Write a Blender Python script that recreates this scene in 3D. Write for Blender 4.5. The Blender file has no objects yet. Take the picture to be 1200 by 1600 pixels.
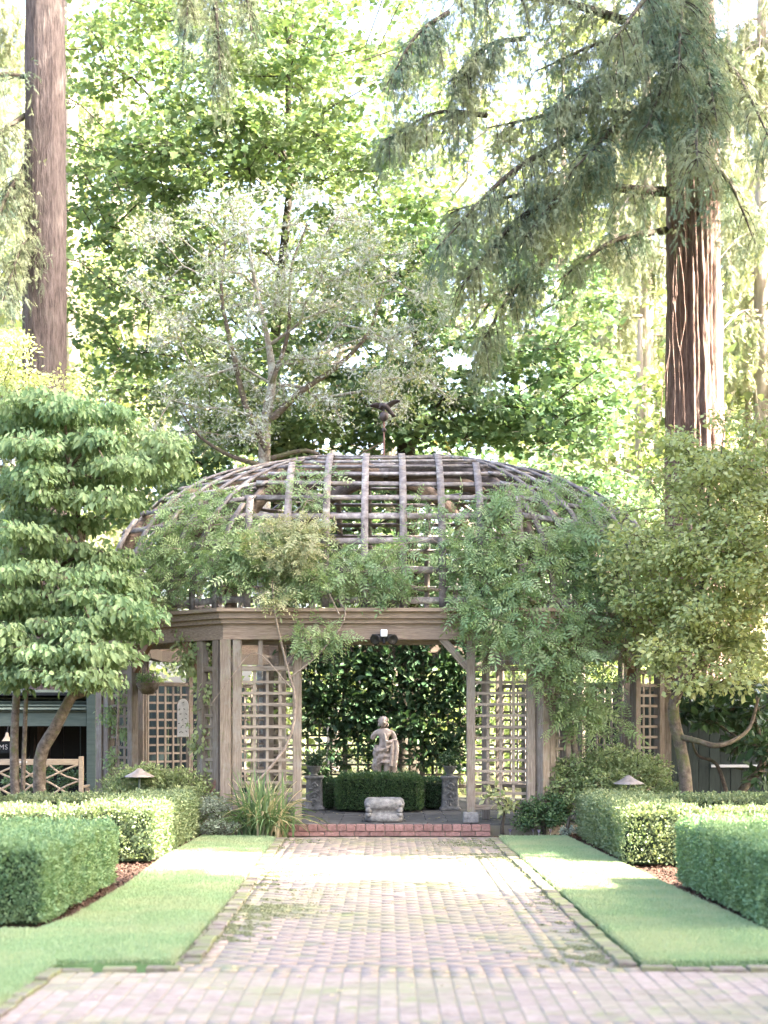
import bpy, bmesh, math, random
import numpy as np
from mathutils import Vector, Matrix
random.seed(7)
R = np.random.default_rng(7)
SC = bpy.context.scene
COL = SC.collection
rad = math.radians

# ------------------------------------------------------------------ camera, sky, sun, exposure
CAM_H, F, HZ = 1.5, 2600.0, 1134.0
cd = bpy.data.cameras.new('camera'); cam = bpy.data.objects.new('camera', cd); COL.objects.link(cam)
cam.location = (0, 0, CAM_H); cam.rotation_euler = (rad(90), 0, 0)
cd.sensor_fit = 'VERTICAL'; cd.sensor_height = 36; cd.sensor_width = 27
cd.lens = F / 1600 * 36; cd.shift_y = (HZ - 800) / 1600
cd.clip_start = 0.5; cd.clip_end = 900
cd.dof.use_dof = True; cd.dof.focus_distance = 24.0; cd.dof.aperture_fstop = 1.9
SC.camera = cam
SUN_EL = rad(40); SH = Vector((0.96, -0.27, 0)).normalized()
SV = Vector((SH.x * math.cos(SUN_EL), SH.y * math.cos(SUN_EL), math.sin(SUN_EL)))
W = bpy.data.worlds.new('World'); SC.world = W; W.use_nodes = True
nt = W.node_tree; nt.nodes.clear()
sk = nt.nodes.new('ShaderNodeTexSky'); sk.sky_type = 'NISHITA'; sk.sun_disc = False
sk.sun_elevation = SUN_EL; sk.sun_rotation = math.atan2(SV.x, SV.y)
sk.air_density = 0.7; sk.dust_density = 7.0; sk.ozone_density = 0.0
bg = nt.nodes.new('ShaderNodeBackground'); bg.inputs[1].default_value = 0.15
wo = nt.nodes.new('ShaderNodeOutputWorld')
nt.links.new(sk.outputs[0], bg.inputs[0]); nt.links.new(bg.outputs[0], wo.inputs[0])
ld = bpy.data.lights.new('sun', 'SUN'); ld.energy = 4.4; ld.angle = rad(0.53); ld.color = (1, .93, .82)
sun = bpy.data.objects.new('sun', ld); COL.objects.link(sun)
sun.rotation_euler = SV.to_track_quat('Z', 'Y').to_euler(); sun.location = (20, -5, 20)
SC.view_settings.view_transform = 'Standard'; SC.view_settings.look = 'None'
SC.view_settings.exposure = 3.82; SC.view_settings.gamma = 1; SC.view_settings.use_curve_mapping = False
cy = SC.cycles
cy.use_denoising = True
try: cy.denoiser = 'OPENIMAGEDENOISE'
except Exception: pass
cy.max_bounces = 7; cy.diffuse_bounces = 5; cy.glossy_bounces = 2; cy.transmission_bounces = 4; cy.transparent_max_bounces = 4
cy.caustics_reflective = False; cy.caustics_refractive = False; cy.sample_clamp_indirect = 6

def G(px, py, z=0.0):                       # ground point seen at a picture position
    d = F * (CAM_H - z) / (py - HZ); return Vector(((px - 600) * d / F, d, z))
def A(px, py, d): return Vector(((px - 600) * d / F, d, CAM_H - (py - HZ) * d / F))

# ------------------------------------------------------------------ materials
def _ramp(N, L, fac, stops):
    r = N.new('ShaderNodeValToRGB'); e = r.color_ramp.elements
    e[0].position = stops[0][0]; e[0].color = (*stops[0][1], 1); e[1].position = stops[-1][0]; e[1].color = (*stops[-1][1], 1)
    for p, c in stops[1:-1]:
        q = e.new(p); q.color = (*c, 1)
    L.new(fac, r.inputs[0]); return r
def _noise(N, L, scale, coord, detail=4, rough=.6, mapscale=None, off=None):
    n = N.new('ShaderNodeTexNoise'); n.inputs['Scale'].default_value = scale; n.inputs['Detail'].default_value = detail; n.inputs['Roughness'].default_value = rough
    m = N.new('ShaderNodeMapping'); m.inputs['Scale'].default_value = mapscale or (1, 1, 1)
    L.new(coord, m.inputs[0])
    if off is not None: L.new(off, m.inputs[1])
    L.new(m.outputs[0], n.inputs['Vector']); return n
def _mix(N, L, fac, a, b, mode='MIX'):
    m = N.new('ShaderNodeMix'); m.data_type = 'RGBA'; m.blend_type = mode
    for i, v in ((0, fac), (6, a), (7, b)):
        if isinstance(v, (int, float)): m.inputs[i].default_value = v
        elif isinstance(v, tuple): m.inputs[i].default_value = (*v, 1)
        else: L.new(v, m.inputs[i])
    return m.outputs[2]
def new_mat(name):
    m = bpy.data.materials.new(name); m.use_nodes = True; N = m.node_tree.nodes; L = m.node_tree.links
    b = N['Principled BSDF']; b.inputs['Specular IOR Level'].default_value = .25
    return m, N, L, b
def bump(N, L, b, h, s, dist=.02):
    u = N.new('ShaderNodeBump'); u.inputs['Strength'].default_value = s; u.inputs['Distance'].default_value = dist
    L.new(h, u.inputs['Height']); L.new(u.outputs[0], b.inputs['Normal'])
def surf(name, stops, scale=6, rough=.8, mapscale=None, b_s=.4, dist=.01, space='Position', patch=None, fine=None, objrand=0.0, metal=0):
    m, N, L, b = new_mat(name)
    if space == 'Position':
        g = N.new('ShaderNodeNewGeometry'); co = g.outputs['Position']
    else:
        g = N.new('ShaderNodeTexCoord'); co = g.outputs['Object']
    oi = N.new('ShaderNodeObjectInfo')
    off = None
    if space != 'Position':
        ml = N.new('ShaderNodeMath'); ml.operation = 'MULTIPLY'; ml.inputs[1].default_value = 37.; L.new(oi.outputs['Random'], ml.inputs[0]); off = ml.outputs[0]
    n = _noise(N, L, scale, co, 6, .65, mapscale, off)
    c = _ramp(N, L, n.outputs[0], stops).outputs[0]
    if patch:
        for (ps, lo, hi, col, amt) in patch:
            pn = _noise(N, L, ps, co, 5, .7, None, off)
            r = _ramp(N, L, pn.outputs[0], [(lo, (0, 0, 0)), (hi, (amt, amt, amt))])
            c = _mix(N, L, r.outputs[0], c, col)
    if objrand:
        mr = N.new('ShaderNodeMapRange'); mr.inputs[3].default_value = 1 - objrand; mr.inputs[4].default_value = 1 + objrand
        L.new(oi.outputs['Random'], mr.inputs[0])
        hs = N.new('ShaderNodeHueSaturation'); L.new(mr.outputs[0], hs.inputs['Value']); L.new(c, hs.inputs['Color']); c = hs.outputs[0]
    L.new(c, b.inputs['Base Color']); b.inputs['Roughness'].default_value = rough; b.inputs['Metallic'].default_value = metal
    if b_s:
        bump(N, L, b, n.outputs[0], b_s, dist)
    return m
def leafmat(name, stops, trans=.35, clump=.0, clump_col=None, rough=.62, tcol=None, cscale=.8):
    stops = [(p, tuple(.78 * v + .22 * (sum(c) / 3 + .035) for v in c)) for p, c in stops]
    if clump_col: clump_col = tuple(.8 * v + .2 * (sum(clump_col) / 3 + .02) for v in clump_col)
    m, N, L, b = new_mat(name)
    at = N.new('ShaderNodeAttribute'); at.attribute_name = 'rnd'
    c = _ramp(N, L, at.outputs['Fac'], stops).outputs[0]
    if clump:
        g = N.new('ShaderNodeNewGeometry'); n = _noise(N, L, cscale, g.outputs['Position'], 3, .5)
        r = _ramp(N, L, n.outputs[0], [(.42, (0, 0, 0)), (.62, (clump,) * 3)]); c = _mix(N, L, r.outputs[0], c, clump_col)
    b.inputs['Roughness'].default_value = rough; L.new(c, b.inputs['Base Color'])
    t = N.new('ShaderNodeBsdfTranslucent')
    tc = _mix(N, L, 1.0, c, tcol or (1.15, 1.12, .66), 'MULTIPLY'); L.new(tc, t.inputs[0])
    mx = N.new('ShaderNodeMixShader'); mx.inputs[0].default_value = trans
    L.new(b.outputs[0], mx.inputs[1]); L.new(t.outputs[0], mx.inputs[2]); L.new(mx.outputs[0], N['Material Output'].inputs[0])
    return m
M = {}
M['wood'] = surf('cedar', [(.25, (.085, .066, .052)), (.5, (.18, .148, .12)), (.78, (.30, .255, .21))], 5, .8, (1.2, 16, 16), .5, .006, 'Object', [(3, .5, .75, (.23, .225, .205), .9), (9, .56, .72, (.13, .15, .07), .65)], None, .14)
M['lattice'] = surf('lattice_wood', [(.25, (.13, .108, .085)), (.5, (.225, .19, .155)), (.8, (.34, .295, .24))], 5, .8, (1.2, 16, 16), .4, .004, 'Object', None, None, .18)
M['dome'] = surf('dome_wood', [(.28, (.07, .06, .057)), (.5, (.175, .155, .148)), (.75, (.33, .305, .29))], 9, .9, None, .6, .008, 'Position', [(2.6, .54, .68, (.28, .21, .12), .45), (4.5, .56, .68, (.36, .36, .30), .8)], None, .2)
M['arch'] = surf('arch_wood', [(.3, (.075, .055, .045)), (.55, (.16, .12, .095)), (.8, (.27, .20, .155))], 5, .8, (2, 2, 8), .4, .006, 'Position', None, None, .15)
M['redwood'] = surf('sheltered_wood', [(.3, (.13, .075, .045)), (.7, (.26, .16, .10))], 6, .7, (1, 14, 14), .3, .004, 'Object', None, None, .1)
M['cornice'] = surf('cornice_wood', [(.25, (.115, .085, .065)), (.5, (.225, .172, .132)), (.8, (.35, .285, .225))], 4, .75, (1.4, 6, 22), .4, .005, 'Position', [(2.2, .55, .7, (.20, .17, .11), .8)], None, .06)
M['bench'] = surf('teak', [(.3, (.34, .26, .18)), (.7, (.50, .40, .29))], 6, .7, (2, 10, 10), .3, .003, 'Position')
M['brick'] = surf('paving_brick', [(.25, (.19, .15, .128)), (.5, (.255, .208, .180)), (.8, (.31, .262, .232))], 14, .95, None, .3, .003, 'Position', [(.5, .47, .66, (.19, .205, .10), .75), (2.4, .54, .70, (.18, .215, .09), .7)], None, .10)
M['stepbrick'] = surf('step_brick', [(.25, (.12, .065, .058)), (.5, (.225, .125, .11)), (.8, (.31, .20, .18))], 25, .85, None, .5, .004, 'Position', [(6, .58, .75, (.12, .11, .08), .6)], None, .22)
M['mortar'] = surf('mossy_joint', [(.3, (.165, .14, .115)), (.5, (.20, .18, .135)), (.8, (.20, .21, .12))], 5, .95, None, .5, .01)
M['kerb'] = surf('kerb_stone', [(.3, (.10, .075, .07)), (.55, (.165, .14, .12)), (.8, (.23, .20, .17))], 18, .9, None, .6, .01, 'Position', [(3, .40, .58, (.15, .17, .075), .9)], None, .2)
M['soil'] = surf('bark_mulch', [(.3, (.028, .017, .012)), (.5, (.09, .052, .036)), (.75, (.20, .12, .085))], 28, .95, None, 1, .04)
M['ground'] = surf('forest_floor', [(.3, (.04, .035, .02)), (.5, (.08, .075, .035)), (.75, (.10, .13, .045))], 1.5, .95, None, .6, .05)
M['turf'] = surf('turf_soil', [(.3, (.11, .19, .075)), (.6, (.16, .26, .11))], 6, .95, None, .6, .02)
M['deck'] = surf('slate', [(.3, (.035, .035, .033)), (.55, (.085, .083, .08)), (.8, (.16, .155, .145))], 5, .7, None, .5, .01, 'Position', None, None, .15)
M['stone'] = surf('weathered_stone', [(.28, (.08, .08, .075)), (.5, (.19, .186, .178)), (.75, (.33, .32, .305))], 14, .9, None, .9, .02, 'Position', [(5, .55, .7, (.09, .09, .075), .7)])
M['statue'] = surf('statue_stone', [(.3, (.27, .21, .18)), (.5, (.50, .415, .36)), (.75, (.60, .52, .46))], 11, .85, None, .6, .012, 'Position', [(6, .56, .7, (.20, .20, .15), .7)])
M['urn'] = surf('urn_clay', [(.3, (.09, .09, .08)), (.7, (.2, .2, .18))], 12, .85)
M['white'] = surf('white_panel', [(.3, (.55, .53, .50)), (.7, (.72, .70, .67))], 20, .8, None, .4, .004)
M['green'] = surf('green_paint', [(.3, (.085, .11, .088)), (.7, (.125, .155, .125))], 4, .6, (1, 1, 6), .2, .003, 'Position', None, None, .05)
M['dkgreen'] = surf('dark_green_boards', [(.3, (.022, .032, .030)), (.7, (.045, .062, .056))], 5, .6, (8, 8, 1), .3, .003, 'Position', None, None, .15)
M['dark'] = surf('dark_recess', [(.3, (.008, .009, .010)), (.7, (.016, .018, .018))], 3, .6)  # near-black, so the shade inside the open building is in the colour
M['metal'] = surf('lamp_metal', [(.3, (.22, .19, .17)), (.7, (.34, .30, .28))], 16, .55, None, .3, .002, metal=.3)
M['black'] = surf('black_plastic', [(.3, (.012, .012, .012)), (.7, (.02, .02, .02))], 10, .35, None, 0)
M['lens'] = surf('sensor_lens', [(.3, (.6, .62, .64)), (.7, (.68, .70, .72))], 10, .25, None, 0)
M['iron'] = surf('bronze', [(.3, (.04, .032, .03)), (.7, (.10, .08, .075))], 10, .5, None, .3, .003, metal=.5)
M['rust'] = surf('rusty_rod', [(.3, (.15, .08, .06)), (.7, (.26, .15, .12))], 20, .8)
M['firbark'] = surf('fir_bark', [(.3, (.045, .034, .032)), (.5, (.10, .078, .072)), (.75, (.17, .14, .13))], 5, .95, (4, 4, .7), 1, .06, 'Position', [(1.2, .55, .75, (.13, .12, .10), .5)])
M['redbark'] = surf('redwood_bark', [(.32, (.085, .055, .044)), (.5, (.20, .13, .105)), (.72, (.36, .255, .21))], 4, .95, (7, 7, .8), 1, .1, 'Position', [(2.2, .5, .7, (.23, .19, .165), .6)])
M['bark'] = surf('dark_bark', [(.3, (.025, .02, .016)), (.55, (.065, .055, .042)), (.8, (.13, .12, .09))], 12, .95, None, .8, .02, 'Position', [(3, .52, .7, (.10, .12, .06), .6)])
M['mossbark'] = surf('mossy_bark', [(.3, (.05, .04, .03)), (.55, (.14, .11, .085)), (.8, (.25, .22, .18))], 14, .95, None, .8, .02, 'Position', [(5, .5, .66, (.10, .11, .04), .8)])
M['palebark'] = surf('lichened_bark', [(.3, (.12, .09, .07)), (.55, (.26, .22, .18)), (.8, (.40, .38, .33))], 18, .95, None, .8, .02, 'Position', [(7, .45, .6, (.40, .43, .37), .8)])
M['farbark'] = surf('far_bark', [(.3, (.25, .2, .17)), (.7, (.42, .36, .32))], 4, .95, (4, 4, .7), .4, .03)  # lightened so far trunks carry the washed-out distance in their colour
M['vinewood'] = surf('vine_bark', [(.3, (.12, .09, .07)), (.55, (.27, .22, .18)), (.8, (.38, .33, .28))], 20, .9, None, .6, .01)
M['redvine'] = surf('red_vine_bark', [(.3, (.10, .05, .04)), (.7, (.24, .14, .11))], 20, .9, None, .6, .01)
M['maple'] = leafmat('maple_leaf', [(0, (.06, .145, .045)), (.5, (.115, .22, .06)), (.9, (.19, .28, .08)), (1, (.28, .20, .08))], .35, .7, (.20, .27, .10), .6)
M['maple2'] = leafmat('deep_maple_leaf', [(0, (.045, .13, .055)), (.6, (.09, .195, .08)), (.96, (.16, .26, .09)), (1, (.40, .17, .06))], .38, .5, (.18, .26, .10), .6)
M['dogwood'] = leafmat('dogwood_leaf', [(0, (.09, .20, .075)), (.6, (.155, .28, .115)), (1, (.30, .40, .16))], .45, .6, (.23, .32, .13), .7)
M['fir'] = leafmat('fir_needles', [(0, (.06, .135, .09)), (.6, (.115, .195, .125)), (1, (.25, .28, .15))], .25, .9, (.27, .30, .15), .7, (1.1, 1.12, .7), .9)  # yellowish clumps put the sunlit parts of the boughs into colour
M['farfir'] = leafmat('washed_out_fir_needles', [(0, (.14, .20, .10)), (.6, (.24, .28, .14)), (1, (.36, .36, .20))], .35, .6, (.30, .30, .17), .6)  # muted paleness of far trees stands in for haze and overexposure
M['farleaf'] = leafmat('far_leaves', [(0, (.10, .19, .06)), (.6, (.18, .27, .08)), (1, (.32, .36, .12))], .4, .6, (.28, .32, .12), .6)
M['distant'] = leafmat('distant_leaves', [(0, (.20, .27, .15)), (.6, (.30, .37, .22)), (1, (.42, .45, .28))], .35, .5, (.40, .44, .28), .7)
M['lichen'] = leafmat('lichen', [(0, (.40, .46, .39)), (.6, (.56, .60, .53)), (1, (.68, .68, .62))], .15, 0, None, .9, (1, 1, 1))
M['lichleaf'] = leafmat('sparse_leaves', [(0, (.16, .25, .09)), (.7, (.30, .37, .15)), (1, (.42, .32, .15))], .35)
M['yellow'] = leafmat('yellow_green_leaf', [(0, (.22, .32, .09)), (.6, (.36, .44, .14)), (1, (.54, .52, .20))], .38, .5, (.46, .50, .18), .5)
M['vine'] = leafmat('vine_leaf', [(0, (.13, .26, .10)), (.6, (.22, .36, .15)), (1, (.36, .44, .20))], .42, .5, (.30, .40, .16), .5)
M['vinelit'] = leafmat('sunspot_vine_leaf', [(0, (.16, .26, .09)), (.6, (.30, .36, .15)), (1, (.50, .40, .26))], .35, .4, (.42, .40, .22), .5)  # lit copy of the vine leaf, sun spots put into colour
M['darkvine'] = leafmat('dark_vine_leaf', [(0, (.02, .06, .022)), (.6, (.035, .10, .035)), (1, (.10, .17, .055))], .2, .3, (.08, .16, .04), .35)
M['box'] = leafmat('boxwood_leaf', [(0, (.075, .175, .075)), (.6, (.155, .30, .13)), (1, (.29, .42, .18))], .3, .55, (.20, .30, .11), .6, None, 2.4)
M['boxlight'] = leafmat('boxwood_new_leaf', [(0, (.09, .16, .06)), (.6, (.17, .25, .10)), (1, (.34, .37, .16))], .3, .4, (.26, .30, .13), .45, None, 1.5)
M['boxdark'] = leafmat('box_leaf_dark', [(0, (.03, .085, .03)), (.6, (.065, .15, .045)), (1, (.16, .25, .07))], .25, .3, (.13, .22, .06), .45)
M['azalea'] = leafmat('azalea_leaf', [(0, (.12, .21, .07)), (.6, (.22, .32, .11)), (1, (.40, .42, .18))], .38, .4, (.33, .38, .15), .5)
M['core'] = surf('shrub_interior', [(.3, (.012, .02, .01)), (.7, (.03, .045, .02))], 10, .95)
M['grass'] = leafmat('grass_blade', [(0, (.18, .29, .135)), (.6, (.26, .39, .19)), (1, (.36, .43, .24))], .3, .7, (.36, .40, .22), .8, None, 1.3)
M['mossleaf'] = leafmat('moss', [(0, (.13, .155, .07)), (.6, (.19, .215, .10)), (1, (.25, .27, .14))], .2, rough=.9)
M['strap'] = leafmat('strap_leaf', [(0, (.09, .19, .06)), (.65, (.20, .31, .11)), (.8, (.42, .40, .19)), (1, (.55, .43, .26))], .3)
M['fern'] = leafmat('fern_leaf', [(0, (.22, .31, .10)), (1, (.38, .40, .18))], .4)
M['grey'] = leafmat('grey_green_leaf', [(0, (.16, .22, .16)), (1, (.28, .34, .26))], .3)
M['pink'] = leafmat('pink_petal', [(0, (.45, .12, .28)), (1, (.62, .38, .55))], .3, tcol=(1, 1, 1))
M['lilac'] = leafmat('lilac_petal', [(0, (.42, .34, .58)), (1, (.72, .66, .78))], .3, tcol=(1, 1, 1))
M['deadleaf'] = leafmat('fallen_leaf', [(0, (.35, .28, .10)), (1, (.5, .42, .2))], .2)

# ------------------------------------------------------------------ mesh helpers
MWD = {}
def tag(o, label=None, cat=None, group=None, kind=None):
    if label: o['label'] = label
    if cat: o['category'] = cat
    if group: o['group'] = group
    if kind: o['kind'] = kind
    return o
def empty(name, loc, label=None, cat=None, group=None, kind=None):
    o = bpy.data.objects.new(name, None); COL.objects.link(o); o.location = loc; o.empty_display_size = .2
    MWD[o.name] = Matrix.Translation(loc)
    return tag(o, label, cat, group, kind)
def link(name, me, parent=None, mat=None, mw=None):
    o = bpy.data.objects.new(name, me); COL.objects.link(o)
    if mat is not None and not me.materials:
        for m in (mat if isinstance(mat, (list, tuple)) else [mat]): me.materials.append(m)
    mw = mw or Matrix.Identity(4); MWD[o.name] = mw
    if parent:
        o.parent = parent; o.matrix_basis = MWD[parent.name].inverted() @ mw
    else: o.matrix_basis = mw
    return o
def fmesh(name, V, Fc, rnd=None, mi=None, smooth=False):
    V = np.asarray(V, np.float32).reshape(-1, 3); Fc = np.asarray(Fc, np.int32); m, k = Fc.shape
    me = bpy.data.meshes.new(name); me.vertices.add(len(V)); me.vertices.foreach_set('co', V.ravel())
    me.loops.add(m * k); me.loops.foreach_set('vertex_index', Fc.ravel())
    me.polygons.add(m); me.polygons.foreach_set('loop_start', np.arange(0, m * k, k, dtype=np.int32))
    me.polygons.foreach_set('loop_total', np.full(m, k, np.int32))
    if smooth: me.polygons.foreach_set('use_smooth', np.ones(m, bool))
    if mi is not None: me.polygons.foreach_set('material_index', np.asarray(mi, np.int32))
    if rnd is not None:
        a = me.attributes.new('rnd', 'FLOAT', 'FACE'); a.data.foreach_set('value', np.asarray(rnd, np.float32))
    me.update(calc_edges=True); return me
def nrm(a):
    a = np.asarray(a, float); return a / np.maximum(np.linalg.norm(a, axis=-1, keepdims=True), 1e-9)
def stamp(T, C, Ld, Nd, S):
    tv, tf = T; C = np.asarray(C, float); n = len(C); Ld = nrm(Ld); Nd = nrm(Nd - (Nd * Ld).sum(1, keepdims=True) * Ld); Wd = np.cross(Nd, Ld)
    S = np.broadcast_to(np.asarray(S, float), (n,))[:, None, None]
    V = C[:, None, :] + S * (tv[None, :, 0:1] * Ld[:, None] + tv[None, :, 1:2] * Wd[:, None] + tv[None, :, 2:3] * Nd[:, None])
    k = len(tv); Fc = (tf[None] + (np.arange(n) * k)[:, None, None]).reshape(-1, tf.shape[1])
    rnd = np.repeat(R.random(n), len(tf)) * .8 + R.random(n * len(tf)) * .2
    return V.reshape(-1, 3), Fc, rnd
def join(parts):
    Vs, Fs, Rs, o = [], [], [], 0
    for V, Fc, r in parts:
        Vs.append(V); Fs.append(Fc + o); Rs.append(r); o += len(V)
    return np.concatenate(Vs), np.concatenate(Fs), np.concatenate(Rs)
a_ = np.array
T_RH = (a_([[0, 0, 0], [.5, .3, .07], [1, 0, -.05], [.5, -.3, .07]]), a_([[0, 3, 2, 1]]))
T_OV = (a_([[0, 0, 0], [.3, .24, .06], [.7, .2, .05], [1, 0, -.08], [.7, -.2, .05], [.3, -.24, .06]]), a_([[0, 3, 2, 1], [0, 5, 4, 3]]))
def _maple():
    v = [[.28, 0, 0]]
    an = [180, 150, 118, 98, 62, 40, 22, 0]; rr = [.30, .50, .38, .68, .42, .55, .46, .78]
    pts = [(an[i], rr[i]) for i in range(8)] + [(-an[i], rr[i]) for i in range(6, 0, -1)]
    for a, r in pts: v.append([.28 + r * math.cos(rad(a)) * .95, r * math.sin(rad(a)), .10 * r - .12 * r * r])
    n = len(v) - 1
    return a_(v, float), a_([[0, 1 + (i + 1) % n, 1 + i] for i in range(n)])
T_MA = _maple()
T_MB = (a_([[0, 0, 0], [.15, .42, .03], [.55, .30, .06], [1, 0, -.05], [.55, -.30, .06], [.15, -.42, .03]]), a_([[0, 3, 2, 1], [0, 5, 4, 3]]))
def _pinnate(n=4, lw=.3, drop=.25):
    v = []; f = []
    def leaf(b, d, s):
        i = len(v); w = a_([-d[1], d[0], 0])
        for q in (b, b + s * .5 * d + s * .19 * w, b + s * d + a_([0, 0, -.1 * s]), b + s * .5 * d - s * .19 * w): v.append(q + a_([0, 0, -drop * q[0] ** 2]))
        f.append([i, i + 3, i + 2, i + 1])
    for k in range(n):
        x = .12 + .76 * k / n
        for sgn in (1, -1): leaf(a_([x, 0, 0]), nrm(a_([.5, sgn, 0])), lw * (1 - .3 * abs(k / n - .4)))
    leaf(a_([.85, 0, 0]), a_([1., 0, 0]), lw)
    i = len(v); v += [a_([0, .006, 0]), a_([.9, .006, -drop * .8]), a_([.9, -.006, -drop * .8]), a_([0, -.006, 0])]; f.append([i, i + 3, i + 2, i + 1])
    return a_(v), a_(f)
T_PI = _pinnate()
T_FERN = _pinnate(10, .2, .45)
def _sprig():
    v = []; f = []; rg = random.Random(3)
    for k in range(7):
        x = .04 + .86 * k / 7
        for sgn in (1, -1):
            i = len(v); ln = .34 * (1 - .6 * k / 7); z = rg.uniform(-.12, .12)
            v += [[x, 0, 0], [x + .10, 0, 0.0], [x + ln * .75, sgn * ln * .8, z - .05]]; f.append([i, i + 1, i + 2] if sgn > 0 else [i, i + 2, i + 1])
    i = len(v); v += [[.8, .03, 0], [.8, -.03, 0], [1.1, 0, -.05]]; f.append([i, i + 1, i + 2])
    i = len(v); v += [[0, .012, 0], [0, -.012, 0], [1., 0, 0]]; f.append([i, i + 1, i + 2])
    return a_(v, float), a_(f)
T_SP = _sprig()
def _fine():
    v = []; f = []; rg = random.Random(5); n = 10
    for k in range(n):
        x = .03 + .9 * k / n
        for sgn in (1, -1):
            i = len(v); ln = .30 * (1 - .55 * k / n) * rg.uniform(.7, 1.1); z = rg.uniform(-.10, .06)
            v += [[x, 0, 0], [x + .05, 0, 0.0], [x + ln * .7, sgn * ln * .62, z]]; f.append([i, i + 1, i + 2] if sgn > 0 else [i, i + 2, i + 1])
    i = len(v); v += [[.85, .02, 0], [.85, -.02, 0], [1.15, 0, -.05]]; f.append([i, i + 1, i + 2])
    i = len(v); v += [[0, .012, 0], [0, -.012, 0], [1., 0, 0]]; f.append([i, i + 1, i + 2])
    return a_(v, float), a_(f)
T_SF = _fine()
T_BL = (a_([[0, .09, 0], [0, -.09, 0], [1, 0, .15]]), a_([[0, 1, 2]]))

def tube(P, r, n=6, cap=True):
    P = np.asarray(P, float); m = len(P); r = np.broadcast_to(np.asarray(r, float), (m,))
    T = np.gradient(P, axis=0); T = nrm(T); up = a_([0., 0, 1]) if abs(T[0][2]) < .9 else a_([1., 0, 0])
    V = []; u = nrm(np.cross(T[0], up))
    for i in range(m):
        u = nrm(u - (u @ T[i]) * T[i]); w = np.cross(T[i], u); an = np.arange(n) * 2 * math.pi / n
        V.append(P[i] + r[i] * (np.cos(an)[:, None] * u + np.sin(an)[:, None] * w))
    V = np.concatenate(V); Fc = []
    for i in range(m - 1):
        for j in range(n): a = i * n + j; b = i * n + (j + 1) % n; Fc.append([a, b, b + n, a + n])
    return V, a_(Fc), np.full(len(Fc), .5)
def cr(P, k=4):                              # smooth curve through points
    P = [a_(p, float) for p in P]; P = [2 * P[0] - P[1]] + P + [2 * P[-1] - P[-2]]; out = []
    for i in range(1, len(P) - 2):
        for t in np.arange(k) / k:
            a, b, c, d = P[i - 1:i + 3]; out.append(.5 * (2 * b + (c - a) * t + (2 * a - 5 * b + 4 * c - d) * t * t + (3 * b - a - 3 * c + d) * t ** 3))
    out.append(P[-2]); return a_(out)
def vnoise(p, s=1.0, seed=0):
    p = np.asarray(p) * s; o = np.zeros(len(p)); rg = np.random.default_rng(seed)
    for k in range(7):
        d = rg.normal(size=3) * (1 + .5 * k); o += np.sin(p @ d + rg.random() * 6.3) / (1 + .35 * k)
    return o / 3.
# tree skeleton: every clump of foliage is reached by a branch
def network(trunk, trad, clumps, r_tip=.012, seg=.6, jit=.08, pen=.35, sides=5, rise=.25):
    trunk = np.asarray(trunk, float); nmax = 30000; P = np.zeros((nmax, 3)); par = -np.ones(nmax, int); pl = np.zeros(nmax); nt_ = len(trunk)
    P[:nt_] = trunk; par[1:nt_] = np.arange(nt_ - 1); n = nt_; pl[:nt_] = 0
    clumps = np.asarray(clumps, float)
    dm = np.min(np.linalg.norm(clumps[:, None] - trunk[None], axis=2), axis=1)
    for ci in np.argsort(dm):
        c = clumps[ci]; D = np.linalg.norm(P[:n] - c, axis=1)
        cost = D + pen * pl[:n] + rise * np.maximum(P[:n, 2] - c[2] + .15 * D, 0)
        j = int(np.argmin(cost)); q = P[j].copy(); L = D[j]; k = max(1, int(L / seg)); last = j
        for i in range(1, k + 1):
            t = i / k; p = q * (1 - t) + c * t
            if i < k: p = p + R.normal(size=3) * jit * min(1, L) + a_([0, 0, .10 * L * math.sin(math.pi * t)])
            P[n] = p; par[n] = last; pl[n] = pl[last] + np.linalg.norm(p - P[last]); last = n; n += 1
    cnt = np.zeros(n); has = np.zeros(n, bool)
    has[par[1:n][par[1:n] >= 0]] = True; cnt[~has] = 1
    for i in range(n - 1, 0, -1):
        if par[i] >= 0: cnt[par[i]] += cnt[i]
    r = r_tip * np.maximum(cnt, 1) ** .45; r[:nt_] = np.maximum(trad, 0)
    parts = [tube(cr(trunk, 3), np.interp(np.linspace(0, 1, (nt_ - 1) * 3 + 1), np.linspace(0, 1, nt_), trad), 12)]
    E = np.arange(nt_, n); a = P[par[E]]; b = P[E]; ra = np.minimum(r[par[E]], r[E] * 1.25); rb = r[E]
    T = nrm(b - a); up = np.where(np.abs(T[:, 2:3]) < .9, a_([[0., 0, 1]]), a_([[1., 0, 0]])); u = nrm(np.cross(T, up)); w = np.cross(T, u)
    an = np.arange(sides) * 2 * math.pi / sides
    ring = np.cos(an)[None, :, None] * u[:, None] + np.sin(an)[None, :, None] * w[:, None]
    V = np.concatenate([a[:, None] + ra[:, None, None] * ring, b[:, None] + rb[:, None, None] * ring], 1)
    f = a_([[j, (j + 1) % sides, (j + 1) % sides + sides, j + sides] for j in range(sides)])
    Fc = (f[None] + (np.arange(len(E)) * 2 * sides)[:, None, None]).reshape(-1, 4)
    parts.append((V.reshape(-1, 3), Fc, np.full(len(Fc), .5)))
    return join(parts), P[:n]
def ell_pts(c, rr, n):
    v = nrm(R.normal(size=(n, 3))) * (R.random((n, 1)) ** .45); return c + v * a_(rr)
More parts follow.
